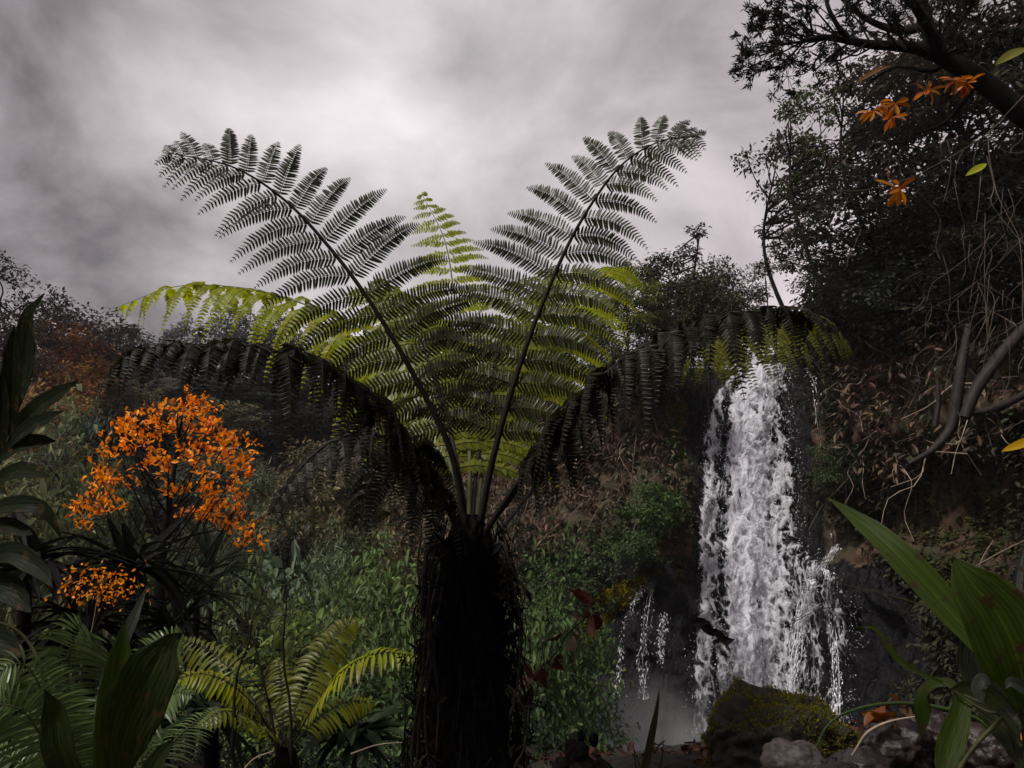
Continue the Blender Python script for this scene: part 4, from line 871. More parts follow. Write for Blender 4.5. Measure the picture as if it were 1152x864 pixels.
hanging([(498, 660, 3.3), (488, 730, 3.2), (494, 790, 3.2), (488, 880, 3.2)], [.007, .006], 'hanging_root', 8, 4)
hanging([(494, 700, 3.3), (478, 760, 3.2), (466, 820, 3.2), (462, 880, 3.2)], [.008, .007], 'hanging_root', 4, 5)
hanging([(556, 614, 3.3), (566, 612, 3.2), (576, 640, 3.15), (590, 664, 3.15)], [.009, .003], 'dead_stalk', 18, 6)
hanging([(556, 625, 3.3), (574, 650, 3.2), (585, 700, 3.2), (583, 760, 3.2), (577, 800, 3.2)], [.006, .005], 'hanging_root', 5, 7)
hanging([(560, 620, 3.3), (570, 640, 3.2), (572, 680, 3.2)], [.007, .003], 'dead_stalk', 14, 8)
hanging([(566, 770, 3.3), (580, 780, 3.2), (592, 810, 3.2), (590, 840, 3.2), (576, 870, 3.2)], [.006, .004], 'hanging_root', 16, 9)
hanging([(510, 585, 3.35), (497, 560, 3.2), (488, 535, 3.15), (485, 520, 3.1)], [.006, .003], 'dead_stalk', 0, 10)

# ------------------------------------------------------------------ small plants
def curled_leaf_cluster():
    o = empty('climbing_stem', at(470, 640, 4.2), 'thin twig with curled dark leaves hanging beneath the lower dark frond', 'twig'); og = np.array(o.location); r = np.random.default_rng(3)
    mb = MB(); tube(mb, catmull([at(x, y, 4.2) - og for x, y in [(452, 500), (463, 560), (474, 590), (470, 640), (478, 700)]], 20), [.002, .006], 4); mb.build('stem', M['stalk'], o, True)
    mb = MB(); pts = [(462, 565), (440, 578), (420, 570), (450, 560), (475, 568), (432, 590), (462, 592), (480, 560), (415, 582), (470, 548)]
    B = np.array([at(x, y, 4.2 + r.normal() * .05) - og for x, y in pts]); blades(mb, B, nz(r.normal(size=(10, 3)) * [1.6, .4, .5]), rdir(10, r), r.uniform(.12, .2, 10), r.uniform(.03, .05, 10), 'lance', 6, r.uniform(.2, .9, 10)); mb.build('foliage', M['frond_hang'], o)
curled_leaf_cluster()

def small_fern():
    base = at(322, 850, 4.6); g = float(H(base[0], 4.6)); og = np.array([base[0], 4.6, g]); o = empty('small_fern', og, 'small fern with yellow green fronds spreading from a short black stump', 'fern')
    mb = MB(); P_ = catmull([[0, 0, -.1], [.01, 0, .1], base - og + [0, 0, .03]], 14); tube(mb, P_, [.11, .10, .085, .05], 14)
    r = np.random.default_rng(8)
    for k in range(60):
        a = r.uniform(0, 6.28); z_ = r.uniform(0, base[2] - g); p0 = np.array([math.cos(a) * .09, math.sin(a) * .09, z_]); tube(mb, catmull([p0, p0 + [math.cos(a) * .04, math.sin(a) * .04, .03], p0 + [math.cos(a) * .05, math.sin(a) * .05, -.06]], 5), [.006, .002], 4)
    mb.build('trunk', M['fernbark'], o, True)
    S = dict(parent=o, org=og, simple=.026, droop=.5, lean=(.15, .6), r0=.005, stalkmat='stalk')
    A = lambda *p: [at(x, y, d) for x, y, d in p]
    frond(path=A((325, 845, 4.6), (350, 800, 4.4), (385, 755, 4.25), (425, 735, 4.15), (470, 738, 4.1)), mat=M['frond_lime'], label='brightest frond reaching toward the tree fern trunk', start=.3, n=24, Lmax=.17, nrm=(0, -.5, 1), seed=30, **S)
    frond(path=A((315, 845, 4.6), (290, 800, 4.4), (260, 770, 4.3), (225, 758, 4.25), (190, 768, 4.2)), mat=M['frond_lime'], label='lit frond reaching toward the palm leaves', start=.35, n=24, Lmax=.13, nrm=(0, -.5, 1), seed=31, **S)
    frond(path=A((322, 845, 4.65), (335, 790, 4.9), (360, 740, 5.1), (385, 705, 5.2), (402, 698, 5.2)), mat=M['frond_olive'], start=.25, n=28, Lmax=.20, nrm=(0, -1, .3), seed=32, **S)
    frond(path=A((320, 845, 4.65), (318, 800, 4.9), (316, 760, 5.1), (312, 740, 5.2)), mat=M['frond_olive'], start=.25, n=20, Lmax=.16, nrm=(0, -1, .4), seed=33, **S)
    frond(path=A((315, 845, 4.65), (280, 780, 5.0), (240, 735, 5.2), (200, 718, 5.3)), mat=M['frond_mid'], start=.25, n=24, Lmax=.20, nrm=(0, -1, .6), seed=34, **S)
    frond(path=A((325, 845, 4.65), (355, 810, 4.9), (390, 790, 5.1), (420, 790, 5.2)), mat=M['frond_mid'], start=.25, n=20, Lmax=.14, nrm=(0, -1, .6), seed=35, **S)
    frond(path=A((318, 845, 4.5), (290, 815, 4.2), (255, 800, 4.0), (225, 815, 3.9)), mat=M['frond_mid'], start=.25, n=20, Lmax=.13, nrm=(0, -.6, 1), seed=36, **S)
M['frond_lime'] = leafmat('lime_frond', (.26, .30, .025), .5, (1.3, 1.3, .6), .2, .04, .4, .02, nscale=5, ncol=(.20, .20, .02))
small_fern()
def stem(name, label, cat, pts, rad, mat, buds=0, seed=0):
    mb = MB(); P3 = catmull([at(*p) for p in pts], 40); b0 = P3[0].copy(); P3 = P3 + (fbm(P3 * 9 + seed, 2)[:, None]) * [.02, .01, 0]
    tube(mb, P3 - b0, rad, 6); r = np.random.default_rng(seed)
    if buds:
        k = r.integers(5, 39, buds); blades(mb, P3[k] - b0, nz(r.normal(size=(buds, 3)) + [0, 0, .3]), rdir(buds, r), r.uniform(.02, .07, buds), .012, 'lance', 3, .5)
    o = mb.build(name, mat, None, True); o.location = b0; tag(o, label, cat); return o
stem('bare_stem', 'tall thin black stem standing upright beside the small fern', 'stem', [(328, 860, 4.3), (326, 790, 4.3), (318, 740, 4.3), (322, 680, 4.3), (317, 628, 4.3)], [.008, .006, .003], M['stalk'], 6, 1)
stem('bare_stem', 'thin black stem leaning outward in front of the small fern', 'stem', [(264, 875, 4.0), (262, 800, 4.0), (266, 755, 4.0), (282, 715, 4.0), (275, 690, 4.0)], [.011, .007, .003], M['stalk'], 4, 2)
stem('bare_stem', 'dark reddish stem crossing the small fern with pale buds at its tip', 'stem', [(312, 850, 4.4), (302, 790, 4.4), (288, 730, 4.4), (276, 700, 4.4), (276, 672, 4.4)], [.008, .005, .002], M['stalk'], 24, 3)
stem('bare_stem', 'thin dark stem between the small fern and the hanging roots', 'stem', [(455, 880, 4.0), (456, 800, 4.0), (452, 750, 4.0), (452, 735, 4.0)], [.006, .003], M['stalk'], 6, 4)
stem('bare_stem', 'dark thin stem rising steeply behind the small fern base', 'stem', [(330, 850, 4.5), (300, 790, 4.6), (272, 745, 4.7), (262, 730, 4.7)], [.006, .002], M['stalk'], 3, 6)
stem('fallen_twig', 'pale bent twig lying near the foot of the tree fern', 'twig', [(395, 848, 4.2), (425, 838, 4.2), (455, 835, 4.2)], [.004, .002], M['twig'])
stem('curved_twig', 'orange brown twig bending at the bottom beside the fern stump', 'twig', [(268, 880, 3.9), (285, 855, 3.9), (308, 845, 3.9)], [.005, .004], M['twig'])
stem('grass_stalk', 'thin curved green stalk at the edge beside the palm leaves', 'grass stalk', [(60, 800, 2.6), (48, 750, 2.6), (22, 712, 2.6), (-8, 698, 2.6)], [.006, .004], M['greenstalk'])
stem('tall_twig', 'very thin pale twig above the palm leaves', 'twig', [(92, 760, 3.0), (100, 715, 3.0), (112, 670, 3.0)], [.002, .0012], M['twig'])

# palm-like cycad, bottom left
def cycad():
    og = np.array([at(95, 900, 2.7)[0], 2.7, 0]); og[2] = float(H(og[0], 2.7)); o = empty('cycad', og, 'green cycad with narrow comb-like leaflets beside the broad dark leaves', 'cycad')
    mb = MB(); top = at(110, 905, 2.7) - og; tube(mb, catmull([[0, 0, -.1], top * [.5, 1, .5], top], 12), [.13, .11, .07], 14); mb.build('trunk', M['fernbark'], o, True)
    S = dict(parent=o, org=og, simple=.013, r0=.007, stalkmat='greenstalk', droop=.35)
    A = lambda *p: [at(x, y, d) for x, y, d in p]; m = M['cycad']
    frond(path=A((105, 905, 2.7), (82, 830, 2.7), (76, 760, 2.7), (84, 715, 2.68), (92, 700, 2.66)), mat=m, start=.08, n=42, Lmax=.17, nrm=(0, -1, .3), lean=(.12, .3), seed=40, prof=lambda t: min(1, .7 + t) * (1 - t ** 5) + .25, **S)
    frond(path=A((120, 905, 2.8), (138, 830, 2.9), (160, 770, 3.0), (185, 725, 3.0), (205, 712, 3.0)), mat=m, start=.1, n=40, Lmax=.20, nrm=(0, -1, .3), lean=(.2, .4), seed=41, **S)
    frond(path=A((115, 905, 2.6), (140, 860, 2.55), (165, 810, 2.5), (195, 780, 2.5), (215, 782, 2.5)), mat=m, start=.15, n=34, Lmax=.14, nrm=(0, -.6, 1), lean=(.2, .5), seed=42, **S)
    frond(path=A((100, 905, 2.6), (60, 850, 2.45), (25, 800, 2.35), (-20, 790, 2.3)), mat=m, start=.1, n=34, Lmax=.22, nrm=(0, -1, .5), lean=(.2, .5), seed=43, **S)
    frond(path=A((95, 905, 2.6), (60, 810, 2.5), (35, 755, 2.45), (12, 748, 2.4), (-10, 770, 2.4)), mat=m, start=.1, n=34, Lmax=.16, nrm=(0, -.8, .8), lean=(.2, .5), seed=44, **S)
    frond(path=A((125, 905, 2.7), (165, 865, 2.9), (210, 820, 3.2), (245, 795, 3.4)), mat=m, start=.1, n=34, Lmax=.14, nrm=(0, -1, .6), lean=(.2, .5), seed=45, **S)
    frond(path=A((90, 905, 2.7), (40, 870, 2.6), (5, 850, 2.6), (-30, 860, 2.6)), mat=m, start=.05, n=30, Lmax=.20, nrm=(0, -1, .7), lean=(.2, .5), seed=46, **S)
M['cycad'] = leafmat('cycad_leaf', (.11, .155, .055), .35, None, .25, .06, .35, .015)
M['strap'] = leafmat('strap_leaf', (.04, .055, .014), .35, (1.2, 1.3, .5), .15, .03, .4, .01, vein=40)
M['darkstrap'] = leafmat('dark_strap_leaf', (.026, .034, .012), .3, (1.2, 1.3, .5), .15, .03, .35, .01, vein=36)
M['brightstrap'] = leafmat('bright_strap_leaf', (.058, .080, .018), .35, (1.2, 1.3, .5), .12, .03, .5, .01, vein=44)
cycad()
def leafplant(name, label, cat, base, leaves, stems=(), mat='strap', smat='greenstalk'):
    b0 = at(*base); b0[2] = min(b0[2], float(H(b0[0], base[2])) + .0) if b0[2] > -2 else b0[2]
    o = empty(name, b0, label, cat)
    for k, l in enumerate(leaves):
        mb = MB(); bigleaf(mb, [at(*p) - b0 for p in l['p']], l['w'], l.get('prof', 'lance'), l.get('n', (0, -1, .3)), l.get('fold', .25), 30, l.get('ac', 16), l.get('pleat', .009), 0, l.get('tw', 0))
        c = mb.build('leaf', M[l.get('m', mat)], o, True)
        if 'lab' in l: c['label'] = l['lab']
    for s in stems:
        mb = MB(); tube(mb, catmull([at(*p) - b0 for p in s['p']], 24), s['r'], 7); mb.build('stem', M[s.get('m', smat)], o, True)
    return o
leafplant('strap_leaf_plant', 'clump of broad dark strap leaves and one pale spike in front of the cycad', 'plant', (130, 900, 2.4), [
    dict(p=[(118, 905, 2.4), (122, 840, 2.38), (132, 760, 2.36), (138, 720, 2.35), (140, 696, 2.35)], w=.085, prof='strap', fold=.35, m='strap', n=(.3, -1, .2), lab='upright strap leaf with a blunt tip'),
    dict(p=[(125, 905, 2.3), (140, 830, 2.2), (165, 770, 2.15), (190, 725, 2.15), (206, 712, 2.15)], w=.16, prof='obov', fold=.2, m='darkstrap', n=(.2, -1, .1), lab='widest leaf, dark and leaning'),
    dict(p=[(112, 905, 2.55), (118, 820, 2.6), (130, 750, 2.7), (150, 700, 2.75), (169, 652, 2.8)], w=.062, prof='lance', fold=.7, m='spike', lab='narrow pale folded spike'),
    dict(p=[(95, 905, 2.35), (70, 850, 2.3), (62, 800, 2.28), (50, 775, 2.25)], w=.09, prof='strap', fold=.3, m='darkstrap'),
    dict(p=[(160, 905, 2.3), (175, 860, 2.3), (196, 830, 2.3)], w=.06, prof='lance', fold=.3, m='darkstrap')] if M.setdefault('spike', leafmat('spike_leaf', (.09, .10, .08), .2, None, .1, .05, .35, .01, vein=34)) else [])
# long-leaved stalk at the left edge
A0 = 2.6
def gl(x0, y0, x1, y1, x2, y2, w_, d=0.): return dict(p=[(x0, y0, A0), (x1, y1, A0 - .05 + d), (x2, y2, A0 - .1 + 2 * d)], w=w_, prof='oval', fold=.25, m='ginger')
M['ginger'] = leafmat('ginger_leaf', (.014, .018, .009), .35, (1.4, 1.5, .6), .2, .012, .5, .01, vein=36)
leafplant('ginger_plant', 'tall stalk with rows of long dark leaves at the picture edge', 'plant', (-70, 900, 2.6), [
    dict(p=[(14, 470, A0), (28, 410, A0), (34, 360, A0 - .05), (50, 330, A0 - .1)], w=.10, prof='oval', fold=.3, m='ginger', tw=.3), gl(12, 490, 14, 430, 16, 366, .075), gl(0, 510, 2, 460, 2, 416, .075), gl(8, 494, 40, 462, 88, 428, .075), gl(4, 505, 32, 482, 72, 462, .06, -.03),
    gl(-6, 520, 24, 500, 64, 496, .06), gl(-14, 548, 20, 530, 56, 536, .06, -.04), dict(p=[(-20, 575, A0), (20, 568, A0 - .1), (50, 574, A0 - .12), (70, 606, A0 - .12)], w=.06, prof='lance', fold=.3, m='ginger'),
    gl(-26, 602, 6, 592, 38, 602, .06), dict(p=[(-30, 640, A0), (10, 622, A0 - .1), (44, 640, A0 - .15), (60, 662, A0 - .2)], w=.07, prof='oval', fold=.3, m='ginger'), gl(-40, 668, 5, 660, 36, 690, .09), gl(-44, 700, 0, 720, 30, 740, .08), gl(10, 480, -10, 430, -30, 380, .07), gl(-10, 530, -30, 500, -60, 480, .06)],
    [dict(p=[(-60, 900, 2.6), (-40, 700, 2.6), (-18, 570, 2.6), (6, 505, 2.6), (18, 462, 2.6)], r=[.014, .010, .006, .004])])
# dark sapling with large drooping leaves behind, and spiky rosette
def rosette(name, label, cat, c, n, L_, W_, col, seed, up=.5, trunk=None, prof='lance', curl=.4):
    r = np.random.default_rng(seed); cc = at(*c); g = float(H(cc[0], c[2])); o = empty(name, (cc[0], c[2], g), label, cat); top = np.array([0, 0, cc[2] - g])
    mb = MB(); tube(mb, catmull([[0, 0, -.1], top * .5 + [.03, 0, 0], top], 10), trunk or [.06, .04], 8); mb.build('trunk', M['darkbark'], o, True)
    mb = MB(); a = r.uniform(0, 6.28, n); e = r.uniform(-.25, 1.2, n) * up * 1.6; D = np.stack([np.cos(a) * np.cos(e), np.sin(a) * np.cos(e), np.sin(e)], -1); Nn = np.stack([-np.cos(a) * np.sin(e), -np.sin(a) * np.sin(e), np.cos(e)], -1)
    blades(mb, top + r.normal(size=(n, 3)) * .03, D, Nn, L_ * r.uniform(.7, 1.1, n), W_, prof, 8, r.uniform(.1, curl, n), .25); cmesh = mb.build('crown', M['tintclose'], o); cmesh.color = (*col, 1); return o
rosette('spiky_shrub', 'dark spiky rosette behind the orange tree with a pale lit leaf', 'shrub', (222, 668, 9.5), 46, .85, .085, (.03, .042, .022), 1)
rosette('spiky_shrub', 'dark spiky shrub with upright blades close to the orange tree trunk', 'shrub', (238, 640, 11), 30, 1.0, .09, (.02, .028, .018), 2, .7)
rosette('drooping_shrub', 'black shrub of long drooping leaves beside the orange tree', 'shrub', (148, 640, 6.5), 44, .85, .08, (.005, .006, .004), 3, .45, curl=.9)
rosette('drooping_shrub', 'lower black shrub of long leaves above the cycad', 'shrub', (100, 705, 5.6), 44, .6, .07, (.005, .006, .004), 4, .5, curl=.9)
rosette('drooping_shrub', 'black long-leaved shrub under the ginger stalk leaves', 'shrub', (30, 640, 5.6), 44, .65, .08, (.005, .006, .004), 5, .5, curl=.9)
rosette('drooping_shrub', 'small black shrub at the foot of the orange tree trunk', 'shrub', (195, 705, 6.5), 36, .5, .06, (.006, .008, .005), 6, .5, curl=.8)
rosette('leafy_plant', 'dim low plant behind the broad strap leaves', 'plant', (235, 800, 4.6), 40, .45, .06, (.02, .03, .012), 7, .5, curl=.8)
rosette('leafy_plant', 'dim low plant below the lit frond of the small fern', 'plant', (400, 825, 5.4), 50, .4, .09, (.022, .034, .014), 8, .5, curl=.8, prof='oval')
rosette('yellow_plant', 'yellowish drooping plant at the upper edge of the waterfall', 'plant', (792, 434, 24.4), 40, .9, .16, (.16, .17, .02), 9, .3, curl=1.2, trunk=[.02, .02]) if False else None

# ------------------------------------------------------------------ foreground right
def displaced_rock(name, label, c, rx, ry, rz, mat, seed, amp=.25, sc=1.6, sub=5, cat='rock', rot=0., group=None):
    import bmesh
    bm = bmesh.new(); bmesh.ops.create_icosphere(bm, subdivisions=sub, radius=1); v_ = np.array([a.co[:] for a in bm.verts]); f_ = np.array([[a.index for a in f.verts] for f in bm.faces]); bm.free()
    d = 1 + amp * 2 * fbm(v_ * sc + seed * 5.1, 4) + amp * .5 * -np.abs(fbm(v_ * sc * 2.5 + seed, 3)); v_ = v_ * d[:, None] * [rx, ry, rz]
    ca, sa = math.cos(rot), math.sin(rot); v_ = v_ @ np.array([[ca, 0, -sa], [0, 1, 0], [sa, 0, ca]])
    mb = MB(); mb.add(v_, f_); o = mb.build(name, mat, None, True); o.location = c; tag(o, label, cat, group); return o, v_
bc = at(868, 862, 6.0); ob, vb = displaced_rock('mossy_boulder', 'large boulder covered in green moss at the foot of the waterfall', bc, .60, .5, .45, M['boulder'], 11, .62, 1.5, 6, 'boulder')
vn = nz(vb / [.62, .5, .46]); r = np.random.default_rng(4); k = r.choice(len(vb), 26000); ok = (vn[k, 2] + fbm(vb[k] * 4.5, 4) * 5 > .30); k = k[ok]
mb = MB(); P_ = vb[k] + vn[k] * np.clip(fbm(vb[k] * 6 + 4, 3), 0, 1)[:, None] * .10 + r.normal(size=(len(k), 3)) * .008; kites(mb, P_, nz(vn[k] + r.normal(size=(len(k), 3)) * .7 + [0, 0, .3]), rdir(len(k), r), r.uniform(.012, .035, len(k)), r.uniform(.006, .012, len(k)))
o = mb.build('moss', M['moss'], ob); o['kind'] = 'stuff'
displaced_rock('grey_rock', 'rounded grey rock lying against the mossy boulder', at(895, 862, 5.3), .20, .18, .15, M['greyrock'], 2, .26, 1.9, 5, rot=.2)
displaced_rock('wet_stone', 'wet brown stone beneath the arching grass blade', at(968, 866, 5.2), .22, .2, .12, M['wetstone'], 3, .38, 1.6, 5)
displaced_rock('wet_stone', 'shiny brown stone under the orange dead leaf', at(1010, 842, 5.6), .24, .2, .17, M['wetstone'], 4, .40, 2.1, 5)
displaced_rock('wet_stone', 'brown stone behind the pleated green leaves', at(1060, 835, 5.9), .26, .2, .20, M['wetstone'], 5, .40, 2.1, 5)
displaced_rock('wet_stone', 'dark stone at the bottom beneath the strap leaf base', at(1125, 850, 5.4), .26, .2, .22, M['wetstone'], 6, .40, 2.1, 5)
displaced_rock('wet_stone', 'low dark stone between the mossy boulder and the picture bottom', at(940, 885, 4.9), .26, .2, .12, M['wetstone'], 12, .40, 2.1, 5)
om, vm = displaced_rock('mossy_stone', 'small mossy stone beside the leaning spike', at(752, 866, 6.0), .22, .2, .10, M['boulder'], 7, .2, 1.6, 5)
displaced_rock('mossy_stone', 'small dark mossy stone between the fern trunk and the black stump', at(628, 872, 5.8), .16, .16, .08, M['boulder'], 14, .3, 1.9, 5)
displaced_rock('mossy_stone', 'flat mossy stone between the black stump and the leaning spike', at(690, 868, 6.4), .24, .2, .08, M['boulder'], 15, .3, 1.9, 5)
displaced_rock('mossy_stone', 'low rounded stone at the foot of the leaning spike', at(712, 870, 5.6), .18, .2, .09, M['boulder'], 8, .2, 1.6, 5)
# black lumpy stump
oS = empty('stump', at(655, 872, 5.0), 'black lumpy stump with two pointed knobs at the picture bottom', 'stump'); mb = MB()
for (px, py, rr, zz) in ((655, 868, .10, .09), (650, 848, .07, .075), (632, 862, .06, .05), (676, 866, .07, .06), (642, 838, .035, .035), (668, 832, .028, .04), (654, 828, .025, .035)):
    import bmesh
    bm = bmesh.new(); bmesh.ops.create_icosphere(bm, subdivisions=4, radius=1); v_ = np.array([a.co[:] for a in bm.verts]); f_ = np.array([[a.index for a in f.verts] for f in bm.faces]); bm.free()
    v_ = v_ * (1 + .5 * fbm(v_ * 2 + px, 3))[:, None] * [rr, rr, zz]; mb.add(v_ + at(px, py, 5.0) - np.array(oS.location), f_)
mb.build('stump_body', M['fernbark'], oS, True)
leafplant('broken_spike', 'leaning pointed brown green spike in front of the spray', 'plant', (722, 880, 4.8), [dict(p=[(722, 880, 4.8), (730, 840, 4.8), (738, 800, 4.8), (742, 774, 4.8)], w=.05, prof='blade', fold=1.0, m='spikeb'), dict(p=[(734, 850, 4.8), (742, 838, 4.8), (750, 832, 4.8)], w=.012, prof='lance', m='spikeb')] if M.setdefault('spikeb', leafmat('old_spike', (.05, .045, .025), .2, None, .1, .05)) else [])
def tuft(name, label, pts_, w_, mat, d=4.8):
    return leafplant(name, label, 'grass', (pts_[0][0][0], pts_[0][0][1], d), [dict(p=[(*q, d) for q in l], w=w_, prof='blade', fold=.3, ac=2, m=mat) for l in pts_])
tuft('grass_tuft', 'few thin dark grass blades beside the leaning spike', [[(716, 870), (712, 830), (713, 828)], [(742, 870), (746, 840), (745, 826)], [(724, 876), (716, 850), (711, 836)], [(690, 880), (684, 862), (676, 850)]], .008, 'darkstrap')
# large strap plant on the right
D1 = 2.0
leafplant('palm_grass', 'large plant with a long pointed strap leaf and pleated leaves', 'plant', (1165, 900, D1), [
    dict(p=[(1150, 800, D1), (1120, 745, D1), (1070, 690, D1 + .05), (1010, 625, D1 + .12), (965, 585, D1 + .2), (930, 559, D1 + .25)], w=.088, prof='strap', fold=.3, m='brightstrap', pleat=.012, ac=18, n=(-.1, -1, .5), lab='long pointed strap leaf reaching toward the waterfall'),
    dict(p=[(1152, 790, D1 - .05), (1146, 745, D1 - .1), (1124, 695, D1 - .12), (1092, 655, D1 - .12), (1072, 626, D1 - .1)], w=.165, prof='oval', fold=.3, m='brightstrap', pleat=.02, ac=14, n=(-.6, -1, .1), lab='broad pleated leaf with pointed tip'),
    dict(p=[(1150, 790, D1 + .2), (1110, 720, D1 + .25), (1075, 680, D1 + .25), (1060, 655, D1 + .22)], w=.10, prof='oval', fold=.3, m='brightstrap', pleat=.02, ac=14, n=(.6, -1, .3), lab='shaded pleated leaf behind the broad one'),
    dict(p=[(1156, 800, D1), (1150, 740, D1), (1142, 680, D1), (1146, 640, D1), (1152, 612, D1)], w=.032, prof='strap', fold=.5, m='spike', lab='narrow upright pale blade at the edge'),
    dict(p=[(1060, 768, D1 + .1), (1035, 757, D1 + .1), (1010, 742, D1 + .1), (985, 708, D1 + .1), (962, 706, D1 + .1)], w=.016, prof='strap', fold=.5, m='brightstrap', lab='thin leaf with a light curled end'),
    dict(p=[(1085, 782, D1 + .1), (1078, 808, D1 + .08), (1066, 845, D1 + .05), (1056, 885, D1 + .03)], w=.065, prof='strap', fold=.35, m='brightstrap', n=(-.3, -1, .1), lab='short leaf hanging down to the picture bottom', pleat=.012, ac=10),
    dict(p=[(1085, 782, D1 + .15), (1065, 770, D1 + .2), (1042, 780, D1 + .25), (1036, 830, D1 + .3)], w=.05, prof='oval', fold=.3, m='strap', n=(-.2, -.6, 1)),
    dict(p=[(1115, 770, D1 - .05), (1106, 765, D1 - .05), (1100, 775, D1 - .05), (1106, 792, D1 - .05)], w=.035, prof='oval', fold=.2, m='spike', lab='small pale upturned leaf'),
    dict(p=[(1150, 870, D1), (1100, 740, D1 + .2), (1160, 700, D1 + .2), (1190, 640, D1 + .2)], w=.12, prof='oval', fold=.2, m='darkstrap'),
    dict(p=[(1150, 820, D1 - .05), (1120, 790, D1), (1095, 775, D1), (1068, 775, D1)], w=.05, prof='oval', fold=.3, m='darkstrap'),
    dict(p=[(1160, 780, D1 - .1), (1138, 768, D1 - .12), (1130, 775, D1 - .12)], w=.03, prof='oval', fold=.3, m='spike')],
    [dict(p=[(1165, 900, D1), (1158, 840, D1), (1150, 795, D1)], r=[.022, .014, .010]), dict(p=[(1150, 800, D1), (1110, 800, D1 + .05), (1060, 768, D1 + .1)], r=[.004, .003, .0025]), dict(p=[(1150, 840, D1), (1120, 800, D1 + .05), (1085, 782, D1 + .1)], r=[.006, .004, .003]),
     dict(p=[(1070, 880, D1), (1096, 840, D1), (1135, 800, D1)], r=[.005, .005])])
stem('grass_leaf', 'long green grass blade arching over the stones by the boulder', 'grass blade', [(916, 845, 3.6), (935, 812, 3.6), (975, 795, 3.6), (1030, 792, 3.6), (1100, 810, 3.6), (1150, 860, 3.6)], [.003, .008, .009, .010], M['greenstalk2'] if M.setdefault('greenstalk2', leafmat('blade_green', (.08, .12, .03), .3, None, .1, .08)) else None)
stem('grass_leaf', 'faint thin blade crossing in front of the side stream', 'grass blade', [(912, 650, 3.5), (960, 660, 3.5), (1010, 672, 3.5), (1060, 690, 3.5), (1170, 740, 3.5)], [.001, .002, .003], M['greenstalk'])
stem('grass_leaf', 'dark thin blade below the pointed strap leaf tip', 'grass blade', [(880, 707, 3.4), (930, 684, 3.4), (980, 690, 3.4), (1040, 720, 3.4), (1150, 800, 3.4)], [.001, .003, .003], M['stalk'])
stem('dry_twig', 'bent dry twig on the stones under the grass blade', 'twig', [(958, 850, 4.9), (975, 825, 4.9), (1000, 812, 4.9), (1030, 806, 4.9)], [.005, .008, .004], M['twig'])
stem('dry_twig', 'pale straight twig crossing above the pleated leaf', 'twig', [(1090, 642, 2.6), (1120, 624, 2.6), (1160, 604, 2.6)], [.0015, .002], M['twig'])
stem('dry_twig', 'short forked twig rising behind the pleated leaf', 'twig', [(1100, 646, 2.6), (1106, 626, 2.6), (1117, 608, 2.6)], [.002, .001], M['twig'])
def dead_leaf(name, label, cat, c, n, size, mat, seed, spread=.05, prof='oval', curl=.7):
    r = np.random.default_rng(seed); mb = MB(); blades(mb, r.normal(size=(n, 3)) * spread, nz(r.normal(size=(n, 3)) + [0, 0, -.2]), rdir(n, r), size * r.uniform(.7, 1.2, n), size * .5, prof, 8, r.uniform(.2, curl, n), .3)
    o = mb.build(name, mat, None, True); o.location = at(*c); tag(o, label, cat); return o
dead_leaf('fallen_leaf', 'crumpled orange brown dead leaf lying on the stones', 'dead leaf', (1000, 805, 5.4), 5, .15, M['orangedead'] if M.setdefault('orangedead', leafmat('orange_dead_leaf', (.12, .032, .010), .4, None, .5, .05)) else None, 1, .03)
dead_leaf('fallen_leaf', 'crumpled reddish dead leaf beside the stones', 'dead leaf', (1015, 795, 5.5), 4, .14, M['rustleaf'], 2, .03)
dead_leaf('fallen_leaf', 'small bright orange dead leaf at the edge below the large plant', 'dead leaf', (1150, 822, 2.6), 3, .04, M['orange'], 3, .01)
def litter():
    r = np.random.default_rng(12); n = 1900; x = r.uniform(.2, 4.2, n); y = r.uniform(4.3, 7.0, n); P_ = np.stack([x, y, H(x, y) + .02 + r.uniform(0, .05, n)], -1); mb = MB()
    blades(mb, P_, nz(r.normal(size=(n, 3)) * [1, 1, .3]), nz(r.normal(size=(n, 3)) * .5 + [0, 0, 1]), r.uniform(.06, .16, n), r.uniform(.03, .06, n), 'oval', 5, r.uniform(-.3, .6, n)); o = mb.build('leaf_litter', M['rustleaf']); tag(o, 'dark brown leaf litter around the stones', 'leaf litter', kind='stuff')
litter()
# reddish leaves beside the fern trunk
def red_vine():
    o = empty('red_leaf_vine', at(640, 705, 3.9), 'vine of dark red leaves curving toward the fern trunk', 'vine'); og = np.array(o.location); r = np.random.default_rng(9)
    P_ = catmull([at(x, y, 3.9) - og for x, y in [(665, 690), (640, 712), (625, 735), (600, 760), (582, 785), (572, 830), (580, 880)]], 26); mb = MB(); tube(mb, P_, .003, 4); mb.build('stem', M['stalk'], o, True); mb = MB()
    k = r.integers(0, 17, 26); blades(mb, P_[k] + r.normal(size=(26, 3)) * .02, nz(r.normal(size=(26, 3)) + [-.5, 0, -.5]), rdir(26, r), r.uniform(.07, .14, 26), r.uniform(.04, .07, 26), 'oval', 6, r.uniform(.1, .6, 26))
    mb.build('foliage', M['rustleaf'], o)
red_vine()
